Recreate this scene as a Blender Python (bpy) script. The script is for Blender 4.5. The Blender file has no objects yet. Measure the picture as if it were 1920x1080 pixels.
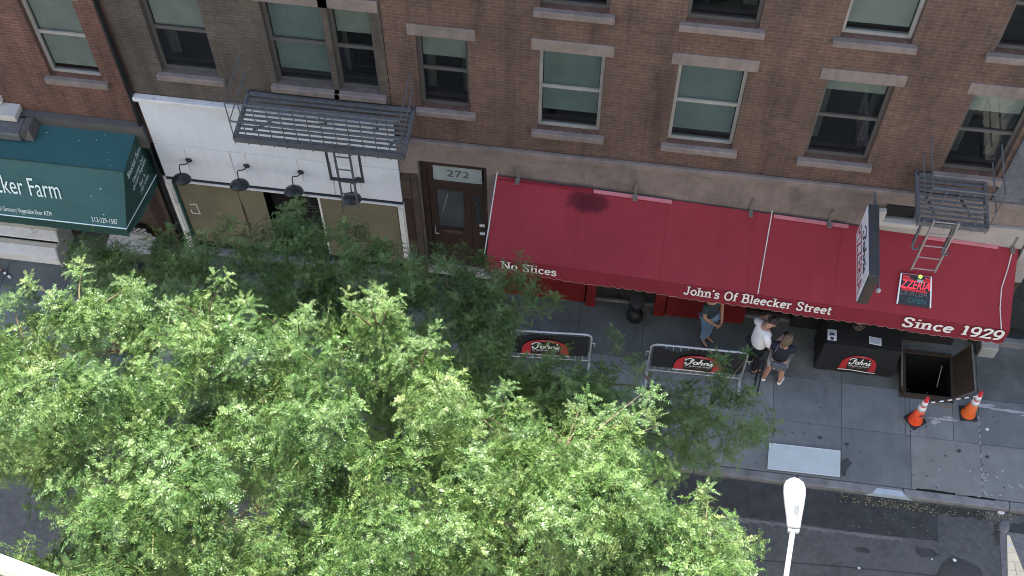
import bpy, bmesh, math, random
import numpy as np
from mathutils import Matrix, Vector
PI = math.pi
R = math.radians
random.seed(11)
rng = np.random.default_rng(7)
S = bpy.context.scene
COL = S.collection

# ------------------------------------------------------------------ camera
cam = bpy.data.cameras.new('camera'); camo = bpy.data.objects.new('camera', cam); COL.objects.link(camo)
_P, _PSI, _RO = R(58.5), R(-7.8), R(.13)
def _axis(v):
    x = v[0]*math.cos(_PSI)-v[1]*math.sin(_PSI); y = v[0]*math.sin(_PSI)+v[1]*math.cos(_PSI); z = v[2]
    fw = y*math.cos(_P)-z*math.sin(_P); up = y*math.sin(_P)+z*math.cos(_P)
    return (x*math.cos(_RO)-up*math.sin(_RO), x*math.sin(_RO)+up*math.cos(_RO), fw)
_m = [_axis(e) for e in ((1,0,0),(0,1,0),(0,0,1))]
right = Vector([a[0] for a in _m]); upv = Vector([a[1] for a in _m]); fwd = Vector([a[2] for a in _m])
mw = Matrix((right, upv, -fwd)).transposed().to_4x4(); mw.translation = Vector((0, 0, 22))
camo.matrix_world = mw
cam.sensor_width = 36; cam.lens = 46.875; cam.clip_end = 1000; cam.clip_start = .1
S.camera = camo

# ------------------------------------------------------------------ light
SUN_EL, SUN_AZ = R(60), R(-8)          # sun stands behind the facades (+Y)
w = bpy.data.worlds.new('World'); S.world = w; w.use_nodes = True
nt = w.node_tree; bg = nt.nodes['Background']
sky = nt.nodes.new('ShaderNodeTexSky'); sky.sky_type = 'NISHITA'; sky.sun_disc = False
sky.sun_elevation = SUN_EL; sky.sun_rotation = SUN_AZ; sky.dust_density = 1.5; sky.ozone_density = .9
nt.links.new(sky.outputs[0], bg.inputs[0]); bg.inputs[1].default_value = .125
sl = bpy.data.lights.new('sun', 'SUN'); sl.energy = 4.4; sl.angle = R(.53); sl.color = (1, .94, .85)
so = bpy.data.objects.new('sun', sl); COL.objects.link(so)
sd = Vector((math.sin(SUN_AZ)*math.cos(SUN_EL), math.cos(SUN_AZ)*math.cos(SUN_EL), math.sin(SUN_EL)))
so.rotation_euler = sd.to_track_quat('Z', 'Y').to_euler(); so.location = (0, 30, 60)
S.view_settings.view_transform = 'Standard'; S.view_settings.look = 'None'
S.view_settings.gamma = 1; S.view_settings.use_curve_mapping = False
S.view_settings.exposure = 2.1
S.render.engine = 'CYCLES'
S.cycles.max_bounces = 6; S.cycles.use_denoising = True
S.render.film_transparent = False; S.cycles.filter_width = 1.0

# ------------------------------------------------------------------ materials
def _nodes(name):
    m = bpy.data.materials.new(name); m.use_nodes = True
    return m, m.node_tree, m.node_tree.nodes['Principled BSDF']
def ramp(nt, fac, stops):
    r = nt.nodes.new('ShaderNodeValToRGB')
    e = r.color_ramp.elements
    while len(e) < len(stops): e.new(.5)
    for i, (p, c) in enumerate(stops): e[i].position = p; e[i].color = (*c, 1)
    nt.links.new(fac, r.inputs[0]); return r.outputs[0]
def noise(nt, scale, vec, detail=4, rough=.6):
    n = nt.nodes.new('ShaderNodeTexNoise'); n.inputs['Scale'].default_value = scale
    n.inputs['Detail'].default_value = detail; n.inputs['Roughness'].default_value = rough
    nt.links.new(vec, n.inputs['Vector']); return n.outputs[0]
def mixc(nt, fac, a, b, mode='MIX'):
    x = nt.nodes.new('ShaderNodeMix'); x.data_type = 'RGBA'; x.blend_type = mode
    for s, v in ((0, fac), (6, a), (7, b)):
        if hasattr(v, 'is_output'): nt.links.new(v, x.inputs[s])
        else: x.inputs[s].default_value = v if s == 0 else (*v, 1)
    return x.outputs[2]
def bumpn(nt, h, b, strength=.3, dist=.01):
    n = nt.nodes.new('ShaderNodeBump'); n.inputs['Strength'].default_value = strength
    n.inputs['Distance'].default_value = dist
    nt.links.new(h, n.inputs['Height']); nt.links.new(n.outputs[0], b.inputs['Normal'])
def wpos(nt): return nt.nodes.new('ShaderNodeNewGeometry').outputs['Position']
def mat(name, c, rough=.6, var=.12, scale=5, dirt=None, dscale=1.2, dlo=.5, dhi=.75, bump=0, bscale=60, metal=0, rnd=0, spec=.5, stretch=None, streak=0, spot=None):
    m, nt, b = _nodes(name); p = wpos(nt)
    lo = tuple(v*(1-var) for v in c); hi = tuple(min(1, v*(1+var)) for v in c)
    col = ramp(nt, noise(nt, scale, p), [(.3, lo), (.7, hi)])
    if dirt is not None:
        f = ramp(nt, noise(nt, dscale, p, 6, .65), [(dlo, (0,0,0)), (dhi, (1,1,1))])
        col = mixc(nt, f, col, dirt)
    if streak:
        mp = nt.nodes.new('ShaderNodeMapping'); mp.inputs['Scale'].default_value = stretch; nt.links.new(p, mp.inputs[0])
        f = ramp(nt, noise(nt, 1, mp.outputs[0], 5, .7), [(.34, (1-streak,)*3), (.5, (1,1,1)), (.72, (1+streak*.6,)*3)])
        col = mixc(nt, 1.0, col, f, 'MULTIPLY')
    if spot:                                               # one soft edged stain: centre, radii, colour
        mp = nt.nodes.new('ShaderNodeMapping'); mp.vector_type = 'TEXTURE'; mp.inputs['Location'].default_value = spot[0]; mp.inputs['Scale'].default_value = spot[1]
        nt.links.new(p, mp.inputs[0]); ln_ = nt.nodes.new('ShaderNodeVectorMath'); ln_.operation = 'LENGTH'; nt.links.new(mp.outputs[0], ln_.inputs[0])
        ad = nt.nodes.new('ShaderNodeMath'); ad.operation = 'MULTIPLY_ADD'; ad.inputs[1].default_value = .55; nt.links.new(noise(nt, 6, p), ad.inputs[0]); nt.links.new(ln_.outputs['Value'], ad.inputs[2])
        col = mixc(nt, ramp(nt, ad.outputs[0], [(.78, (1,1,1)), (1.0, (.75,)*3), (1.34, (0,0,0))]) if False else ramp(nt, ad.outputs[0], [(.55, (.95,)*3), (.78, (.8,)*3), (1, (0,0,0))]), col, spot[2])
    if rnd:
        oi = nt.nodes.new('ShaderNodeObjectInfo')
        g = ramp(nt, oi.outputs['Random'], [(0, (1-rnd,)*3), (.5, (1-rnd*.1, 1, 1+rnd*.02)), (1, (1+rnd*.75, 1+rnd*.7, 1+rnd*.6))])
        col = mixc(nt, 1.0, col, g, 'MULTIPLY')
    nt.links.new(col, b.inputs['Base Color'])
    b.inputs['Roughness'].default_value = rough; b.inputs['Metallic'].default_value = metal
    b.inputs['Specular IOR Level'].default_value = spec
    if bump: bumpn(nt, noise(nt, bscale, p, 3), b, bump)
    return m
def emit(name, c, s):
    m, nt, b = _nodes(name); b.inputs['Base Color'].default_value = (*[v*.3 for v in c], 1)
    b.inputs['Emission Color'].default_value = (*c, 1); b.inputs['Emission Strength'].default_value = s
    return m
def brick_mat(name, c1, c2, mortar, bw=.21, rh=.072):
    m, nt, b = _nodes(name)
    p = wpos(nt); sx = nt.nodes.new('ShaderNodeSeparateXYZ'); nt.links.new(p, sx.inputs[0])
    ad = nt.nodes.new('ShaderNodeMath'); ad.operation = 'ADD'; nt.links.new(sx.outputs[0], ad.inputs[0]); nt.links.new(sx.outputs[1], ad.inputs[1])
    cx = nt.nodes.new('ShaderNodeCombineXYZ'); nt.links.new(ad.outputs[0], cx.inputs[0]); nt.links.new(sx.outputs[2], cx.inputs[1])
    t = nt.nodes.new('ShaderNodeTexBrick'); nt.links.new(cx.outputs[0], t.inputs['Vector'])
    t.inputs['Scale'].default_value = 1; t.inputs['Brick Width'].default_value = bw; t.inputs['Row Height'].default_value = rh
    t.inputs['Mortar Size'].default_value = .006; t.inputs['Bias'].default_value = -.1
    t.inputs['Color1'].default_value = (*c1, 1); t.inputs['Color2'].default_value = (*c2, 1); t.inputs['Mortar'].default_value = (*mortar, 1)
    f = ramp(nt, noise(nt, .9, p, 6, .7), [(.35, (.72, .72, .74)), (.7, (1.15, 1.12, 1.1))])
    mp = nt.nodes.new('ShaderNodeMapping'); mp.inputs['Scale'].default_value = (2.6,2.6,.28); nt.links.new(p, mp.inputs[0])
    f2 = ramp(nt, noise(nt, 1, mp.outputs[0], 6, .7), [(.30, (.58,.57,.57)), (.5, (1,1,1)), (.75, (1.18,1.15,1.12))])
    f3 = ramp(nt, noise(nt, 9, p, 3, .6), [(.3, (.82,.82,.82)), (.7, (1.14,1.13,1.12))])
    nt.links.new(mixc(nt, 1.0, mixc(nt, 1.0, mixc(nt, 1.0, t.outputs[0], f, 'MULTIPLY'), f2, 'MULTIPLY'), f3, 'MULTIPLY'), b.inputs['Base Color'])
    b.inputs['Roughness'].default_value = .85; bumpn(nt, t.outputs['Fac'], b, -.6, .01)
    return m
def glass(name, c, rough=.12):
    m, nt, b = _nodes(name); p = wpos(nt)
    nt.links.new(ramp(nt, noise(nt, 1.6, p), [(.3, tuple(v*.7 for v in c)), (.7, tuple(v*1.2 for v in c))]), b.inputs['Base Color'])
    b.inputs['Roughness'].default_value = rough; b.inputs['Specular IOR Level'].default_value = .6
    return m
M = {}
M['slab'] = mat('sidewalk_concrete', (.176,.200,.207), .8, .12, 3.5, (.118,.13,.138), .9, .42, .78, .35, 90, rnd=.16, stretch=(7,.7,1), streak=.09)
M['slab_dark'] = mat('dark_shade_tinted_concrete', (.122,.135,.133), .85, .18, 3.0, (.06,.066,.064), 1.3, .45, .8, .4, 90, rnd=.12)  # darker greenish concrete, with awning shade also put into the colour
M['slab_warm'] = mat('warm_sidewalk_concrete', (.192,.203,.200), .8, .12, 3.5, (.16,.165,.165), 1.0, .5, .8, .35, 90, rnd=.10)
M['slabbase'] = mat('sidewalk_joint', (.13,.135,.14), .9)
M['asphalt'] = mat('asphalt', (.076,.080,.083), .85, .28, 9, (.115,.118,.12), 1.1, .42, .75, .5, 140)
M['asphalt_new'] = mat('asphalt_patch', (.036,.040,.042), .8, .3, 5, (.062,.064,.066), 1.1, .5, .75, .5, 140)
M['asphalt_light'] = mat('asphalt_worn', (.15,.15,.155), .9, .3, 20)
M['ground'] = mat('ground', (.08,.08,.08), .9)
M['kerb'] = mat('kerb_stone', (.20,.205,.215), .75, .15, 6, (.09,.09,.1), 2, .5, .7, .3, 80, rnd=.1)
M['kerb_steel'] = mat('kerb_steel', (.40,.47,.54), .55, .1, 10)
M['gutter'] = mat('gutter_muck', (.022,.024,.018), .7, .4, 14, (.05,.05,.045), 5)
M['litter'] = mat('leaf_litter', (.30,.26,.16), .8, .35, 40)
M['white_scrap'] = mat('white_scrap', (.72,.74,.76), .6, .1, 30)
M['gum'] = mat('gum', (.05,.052,.056), .8)
M['chalk'] = mat('scuff', (.38,.40,.42), .8, .2, 20)
M['paver'] = mat('sunlit_tint_paver', (.80,.69,.50), .8, .08, 8, rnd=.05)  # bright warm tone stands in for sun falling on the blocks
M['plate'] = mat('plate_panel', (.50,.58,.60), .5, .05, 4, (.34,.40,.43), 3.2, .62, .75)
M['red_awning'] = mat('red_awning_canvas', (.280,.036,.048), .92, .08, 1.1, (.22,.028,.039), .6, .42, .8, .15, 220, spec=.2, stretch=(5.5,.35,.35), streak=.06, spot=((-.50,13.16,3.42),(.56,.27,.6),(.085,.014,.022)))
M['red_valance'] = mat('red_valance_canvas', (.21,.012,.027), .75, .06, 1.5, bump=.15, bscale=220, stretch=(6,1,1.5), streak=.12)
M['stain'] = mat('awning_stain', (.085,.016,.026), .85, .2, 6)
M['pink'] = mat('faded_pink_trim', (.50,.17,.20), .7, .12, 5)
M['trim'] = mat('valance_trim', (.42,.24,.22), .7)
M['piping'] = mat('white_piping', (.62,.58,.58), .6)
M['letter'] = mat('white_lettering', (.80,.80,.78), .6, .03)
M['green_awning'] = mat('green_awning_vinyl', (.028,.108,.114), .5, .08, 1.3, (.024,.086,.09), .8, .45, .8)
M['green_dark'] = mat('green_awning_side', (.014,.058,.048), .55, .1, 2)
M['farm_letter'] = mat('farm_lettering', (.70,.84,.84), .6, .03)
M['white_paint'] = mat('white_painted_board', (.66,.70,.76), .6, .04, 1.5, (.55,.58,.61), 1.2, .5, .85, stretch=(9,1,.6), streak=.05)
M['white_wood'] = mat('white_painted_timber', (.66,.66,.65), .65, .08, 5, (.30,.30,.30), 4, .58, .72)
M['paper'] = mat('brown_window_paper', (.150,.138,.090), .8, .16, 1.3, (.115,.10,.062), 1.6, .5, .8, .25, 9)
M['black'] = mat('black_enamel', (.010,.011,.012), .35, .1)
M['black_cloth'] = mat('black_cloth', (.008,.009,.011), .85, .15, 20)
M['dark'] = mat('dark_interior', (.012,.012,.013), .9)
M['pit'] = mat('pit_black', (.006,.006,.006), .95)
M['iron'] = mat('fire_escape_iron', (.105,.11,.115), .6, .2, 12)
M['iron_dark'] = mat('dark_iron', (.045,.047,.05), .6, .2, 12)
M['brown_wood'] = mat('brown_door_wood', (.035,.019,.014), .5, .2, 5)
M['brown_trim'] = mat('brown_stained_trim', (.066,.046,.034), .6, .25, 4, (.028,.022,.018), 3)
M['dark_rust'] = mat('rusty_hatch_steel', (.052,.034,.021), .7, .25, 5, (.03,.024,.018), 3)
M['ladder_paint'] = mat('pale_ladder_paint', (.30,.265,.26), .6, .2, 15)
M['hatch_edge'] = mat('worn_steel_edge', (.17,.155,.135), .6, .2, 15)
M['stone'] = mat('painted_stone', (.36,.345,.325), .75, .06, 2, (.27,.255,.24), 1.5, .5, .8)
M['stone_pink'] = mat('pinkish_limestone', (.225,.185,.168), .8, .10, 2.5, (.13,.115,.105), 1.6, .46, .74, .5, 35, stretch=(7,7,.7), streak=.16)
M['pale_stone'] = mat('pale_limestone', (.52,.50,.46), .75, .06, 3)
M['frame'] = mat('window_frame_paint', (.10,.095,.09), .6)
M['frame_pale'] = mat('pale_window_frame', (.33,.33,.31), .6)
M['pane_dark'] = glass('dark_glass', (.030,.035,.036))
M['pane_grey'] = glass('blind_behind_glass', (.17,.20,.195), .25)
M['pane_pale'] = glass('pale_shade_behind_glass', (.26,.275,.255), .25)
def clear_glass(name):
    m, nt, b = _nodes(name); g = nt.nodes.new('ShaderNodeBsdfGlossy'); g.inputs['Roughness'].default_value = .06
    tr = nt.nodes.new('ShaderNodeBsdfTransparent'); tr.inputs[0].default_value = (.72,.76,.76,1)
    lw = nt.nodes.new('ShaderNodeLayerWeight'); lw.inputs[0].default_value = .35
    bumpd = nt.nodes.new('ShaderNodeBump'); bumpd.inputs['Strength'].default_value = .12; bumpd.inputs['Distance'].default_value = .02
    nt.links.new(noise(nt, 3.5, wpos(nt), 2), bumpd.inputs['Height']); nt.links.new(bumpd.outputs[0], g.inputs['Normal'])
    mx = nt.nodes.new('ShaderNodeMixShader'); nt.links.new(ramp(nt, lw.outputs['Facing'], [(0, (.05,)*3), (.6, (.14,)*3), (1, (.8,)*3)]), mx.inputs[0]); nt.links.new(tr.outputs[0], mx.inputs[1]); nt.links.new(g.outputs[0], mx.inputs[2])
    nt.links.new(mx.outputs[0], nt.nodes['Material Output'].inputs['Surface']); return m
M['clear'] = clear_glass('window_glass')
M['blind_pale'] = mat('pale_blind', (.60,.61,.55), .8, .1, 3, (.45,.47,.43), 2, .5, .8)
M['blind_grey'] = mat('grey_green_blind', (.40,.47,.46), .8, .1, 3)
M['curtain'] = mat('drawn_curtain', (.17,.16,.15), .9, .15, 3, stretch=(26,26,.5), streak=.35)
M['pane_door'] = glass('door_glass', (.055,.065,.072), .15)
M['pane_frost'] = glass('frosted_glass', (.30,.355,.36), .4)
M['brickA'] = brick_mat('red_brick', (.155,.072,.052), (.115,.056,.042), (.16,.125,.105))
M['brickB'] = brick_mat('olive_brown_brick', (.096,.080,.064), (.076,.064,.054), (.115,.105,.095))
M['brickC'] = brick_mat('brown_red_brick', (.140,.080,.060), (.108,.066,.052), (.15,.125,.11))
M['brickD'] = brick_mat('blue_grey_brick', (.125,.138,.16), (.105,.115,.135), (.15,.155,.17))
M['roof'] = mat('tar_roof', (.08,.08,.08), .9)
M['red_base'] = mat('red_painted_bulkhead', (.17,.009,.009), .55, .1, 4)
M['galv'] = mat('galvanised_steel', (.46,.49,.51), .45, .1, 15, metal=.3)
M['rust'] = mat('rust_run', (.50,.47,.42), .7, .1, 20)
M['orange'] = mat('cone_orange', (.80,.075,.018), .5, .06, 12)
M['orange2'] = mat('cone_orange_faded', (.72,.13,.02), .5, .06, 12, (.45,.08,.03), 8, .55, .75)
M['cone_red'] = mat('cone_tip', (.66,.045,.05), .5)
M['reflect'] = mat('reflective_collar', (.78,.76,.74), .5, .06, 20)
M['rubber'] = mat('black_rubber', (.018,.018,.019), .75, .2, 20)
M['logo_red'] = mat('logo_red', (.42,.022,.028), .6, .05)
M['paper_sheet'] = mat('printed_sheet', (.48,.53,.66), .6, .04)
M['sheet_border'] = mat('sheet_white', (.84,.86,.88), .6, .02)
M['ink'] = mat('print_ink', (.05,.06,.09), .7)
M['grey_block'] = mat('pale_concrete_block', (.36,.36,.35), .8, .08, 8)
M['skin'] = mat('skin', (.46,.26,.19), .55, .06, 30)
M['skin2'] = mat('tanned_skin', (.40,.22,.15), .55, .06, 30)
M['hair_brown'] = mat('brown_hair', (.13,.085,.05), .6, .3, 50)
M['hair_dark'] = mat('dark_hair', (.02,.014,.012), .6, .3, 50)
M['teal'] = mat('dark_teal_cotton', (.022,.042,.055), .85, .1, 20)
M['denim'] = mat('blue_denim', (.20,.32,.46), .85, .15, 20)
M['white_cotton'] = mat('white_cotton', (.74,.75,.77), .85, .04, 15)
M['navy'] = mat('navy_cotton', (.010,.013,.024), .85, .1, 20)
M['cream'] = mat('cream_shorts', (.56,.53,.46), .85, .06, 15)
M['charcoal'] = mat('charcoal_trousers', (.012,.012,.015), .85)
M['bag'] = mat('grey_bag', (.085,.095,.11), .7, .1, 20)
M['shoe_white'] = mat('white_trainers', (.78,.79,.80), .6, .04)
M['shoe_dark'] = mat('dark_shoes', (.03,.03,.03), .6)
M['phone'] = mat('phone_black', (.01,.01,.012), .2)
M['eye'] = mat('eye', (.02,.015,.012), .3)
M['bark'] = mat('bark', (.085,.068,.052), .9, .25, 6, bump=.6, bscale=30)
M['twig'] = mat('twig', (.13,.10,.055), .8, .2, 20)
M['lamp'] = mat('lamp_grey_paint', (.30,.30,.315), .4, .02)
M['lamp_gap'] = mat('photocell', (.05,.066,.074), .6, .3, 40)
M['white_rail'] = mat('white_rail_paint', (.82,.82,.80), .5, .02)
M['beige'] = mat('beige_stone', (.33,.28,.21), .8)
M['led_red'] = emit('led_red', (1.0,.03,.05), .55)
M['led_dim'] = emit('led_dim_red', (.55,.02,.03), .16)
M['led_teal'] = emit('led_teal', (.05,.32,.36), .03)
M['led_grey'] = mat('unlit_led', (.13,.12,.12), .6)
M['led_green'] = emit('green_bulb', (.45,.75,.12), .4)
M['wood_tan'] = mat('tan_wood', (.22,.15,.10), .7, .2, 30)
M['checker'] = mat('checkered_tray', (.45,.45,.44), .7, .2, 30)

def leaf_material():
    m, nt, b = _nodes('honey_locust_leaf')
    at = nt.nodes.new('ShaderNodeAttribute'); at.attribute_name = 'tint'
    col = ramp(nt, at.outputs['Fac'], [(0, (.026,.062,.018)), (.45, (.067,.138,.033)), (.8, (.130,.200,.056)), (1, (.21,.22,.08))])
    nt.links.new(col, b.inputs['Base Color']); b.inputs['Roughness'].default_value = .46
    b.inputs['Specular IOR Level'].default_value = .5
    tr = nt.nodes.new('ShaderNodeBsdfTranslucent')
    nt.links.new(mixc(nt, 1.0, col, (1.15, 1.2, .6), 'MULTIPLY'), tr.inputs['Color'])
    mx = nt.nodes.new('ShaderNodeMixShader'); mx.inputs[0].default_value = .13
    nt.links.new(b.outputs[0], mx.inputs[1]); nt.links.new(tr.outputs[0], mx.inputs[2])
    nt.links.new(mx.outputs[0], nt.nodes['Material Output'].inputs['Surface'])
    return m
M['leaf'] = leaf_material()

# ------------------------------------------------------------------ object helpers
WL = {}                                                    # world place of each thing's base
def tag(o, label=None, cat=None, group=None, kind=None):
    for k, v in (('label', label), ('category', cat), ('group', group), ('kind', kind)):
        if v: o[k] = v
    return o
def thing(name, label, cat, loc=(0,0,0), group=None, rz=0):
    o = bpy.data.objects.new(name, None); COL.objects.link(o); o.empty_display_size = .2
    o.location = loc; o.rotation_euler = (0, 0, rz); WL[o.name] = Vector(loc)
    return tag(o, label, cat, group)
def root_of(o):
    while o.parent: o = o.parent
    return o
class MB:
    def __init__(s): s.v = []; s.f = []
    def add(s, vs, fs):
        n = len(s.v); s.v += [Vector(p) for p in vs]; s.f += [tuple(i+n for i in f) for f in fs]; return s
    def box(s, a, b):
        (x0,y0,z0),(x1,y1,z1) = a, b
        return s.add([(x0,y0,z0),(x1,y0,z0),(x1,y1,z0),(x0,y1,z0),(x0,y0,z1),(x1,y0,z1),(x1,y1,z1),(x0,y1,z1)],
                     [(3,2,1,0),(4,5,6,7),(0,1,5,4),(1,2,6,5),(2,3,7,6),(3,0,4,7)])
    def hexa(s, bottom, top):                              # two quads, same winding (ccw from above)
        return s.add(list(bottom)+list(top), [(3,2,1,0),(4,5,6,7),(0,1,5,4),(1,2,6,5),(2,3,7,6),(3,0,4,7)])
    def obox(s, c, half, rot):
        c = Vector(c); vs = []
        for z in (-1,1):
            for x, y in ((-1,-1),(1,-1),(1,1),(-1,1)): vs.append(c + rot @ Vector((x*half[0], y*half[1], z*half[2])))
        return s.add(vs, [(3,2,1,0),(4,5,6,7),(0,1,5,4),(1,2,6,5),(2,3,7,6),(3,0,4,7)])
    def bar(s, a, b, w, h=None, up=(0,0,1)):               # rectangular bar between two points
        a, b = Vector(a), Vector(b); d = (b-a).normalized(); u = Vector(up)
        if abs(d.dot(u)) > .95: u = Vector((0,1,0)) if abs(d.y) < .9 else Vector((1,0,0))
        r = d.cross(u).normalized(); u = r.cross(d); h = h or w
        q = [r*sx*w/2 + u*sy*h/2 for sx, sy in ((-1,-1),(1,-1),(1,1),(-1,1))]
        return s.add([a+p for p in q]+[b+p for p in q], [(3,2,1,0),(4,5,6,7),(0,1,5,4),(1,2,6,5),(2,3,7,6),(3,0,4,7)])
    def tube(s, pts, r, n=8, caps=True):
        pts = [Vector(p) for p in pts]; rr = r if isinstance(r, (list, tuple)) else [r]*len(pts)
        rings = []; ref = Vector((.13,.21,.97)); base = len(s.v); vs = []
        for i, p in enumerate(pts):
            d = (pts[min(i+1, len(pts)-1)] - pts[max(i-1, 0)]).normalized()
            x = d.cross(ref); x = x.normalized() if x.length > .05 else d.cross(Vector((1,0,0))).normalized()
            y = d.cross(x)
            vs += [p + (x*math.cos(2*PI*k/n) + y*math.sin(2*PI*k/n))*rr[i] for k in range(n)]
        fs = [(i*n+k, i*n+(k+1)%n, (i+1)*n+(k+1)%n, (i+1)*n+k) for i in range(len(pts)-1) for k in range(n)]
        if caps: fs += [tuple(range(n)), tuple((len(pts)-1)*n+k for k in reversed(range(n)))]
        return s.add(vs, [tuple(reversed(f)) for f in fs])
    def lathe(s, prof, n=20, c=(0,0,0), rot=None):
        c = Vector(c); rot = rot or Matrix.Identity(3); vs = []
        for r, z in prof: vs += [c + rot @ Vector((r*math.cos(2*PI*k/n), r*math.sin(2*PI*k/n), z)) for k in range(n)]
        m = len(prof)
        fs = [(i*n+k, i*n+(k+1)%n, (i+1)*n+(k+1)%n, (i+1)*n+k) for i in range(m-1) for k in range(n)]
        fs += [tuple(reversed(range(n))), tuple((m-1)*n+k for k in range(n))]
        return s.add(vs, fs)
    def plate(s, poly, d):                                 # planar polygon given depth vector d (front is poly, d goes back)
        poly = [Vector(p) for p in poly]; d = Vector(d); n = len(poly)
        fs = [tuple(range(n)), tuple(reversed(range(n, 2*n)))]
        fs += [(i, n+i, n+(i+1)%n, (i+1)%n) for i in range(n)]
        return s.add(poly + [p+d for p in poly], fs)
    def ball(s, c, r, n=8, m=6):
        r = r if isinstance(r, (tuple, list)) else (r, r, r); c = Vector(c); vs = []
        for i in range(1, m):
            a = PI*i/m
            vs += [c + Vector((r[0]*math.sin(a)*math.cos(2*PI*k/n), r[1]*math.sin(a)*math.sin(2*PI*k/n), r[2]*math.cos(a))) for k in range(n)]
        t, b = len(vs), len(vs)+1; vs += [c+Vector((0,0,r[2])), c-Vector((0,0,r[2]))]
        fs = [(i*n+k, (i+1)*n+k, (i+1)*n+(k+1)%n, i*n+(k+1)%n) for i in range(m-2) for k in range(n)]
        fs += [(t, k, (k+1)%n) for k in range(n)] + [(b, (m-2)*n+(k+1)%n, (m-2)*n+k) for k in range(n)]
        return s.add(vs, fs)
    def build(s, name, m, parent=None, origin=None, bevel=0, smooth=False, local=False, solid=True):
        off = Vector((0,0,0))
        if not local:
            if parent is not None: off = WL[root_of(parent).name]
            elif origin is not None: off = Vector(origin)
        me = bpy.data.meshes.new(name); me.from_pydata([tuple(v-off) for v in s.v], [], s.f)
        if bevel or solid:
            bm = bmesh.new(); bm.from_mesh(me)
            if solid: bmesh.ops.recalc_face_normals(bm, faces=bm.faces)
            if bevel: bmesh.ops.bevel(bm, geom=[e for e in bm.edges if len(e.link_faces) == 2 and e.calc_face_angle(0) > .5], offset=bevel, segments=1, affect='EDGES', clamp_overlap=True)
            bm.to_mesh(me); bm.free()
        me.materials.append(m)
        if smooth:
            me.polygons.foreach_set('use_smooth', [True]*len(me.polygons))
        return link(name, me, parent, origin)
def link(name, me, parent=None, origin=None):
    o = bpy.data.objects.new(name, me); COL.objects.link(o)
    if parent is not None: o.parent = parent
    elif origin is not None: o.location = origin; WL[o.name] = Vector(origin)
    if o.name not in WL: WL[o.name] = Vector((0,0,0))
    return o
def copy_tree(o, parent=None):
    c = o.copy(); COL.objects.link(c)
    if parent: c.parent = parent
    for ch in list(o.children): copy_tree(ch, c)
    return c
def struct(name, mb, m, **k): return tag(mb.build(name, m, **k), kind='structure')

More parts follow.
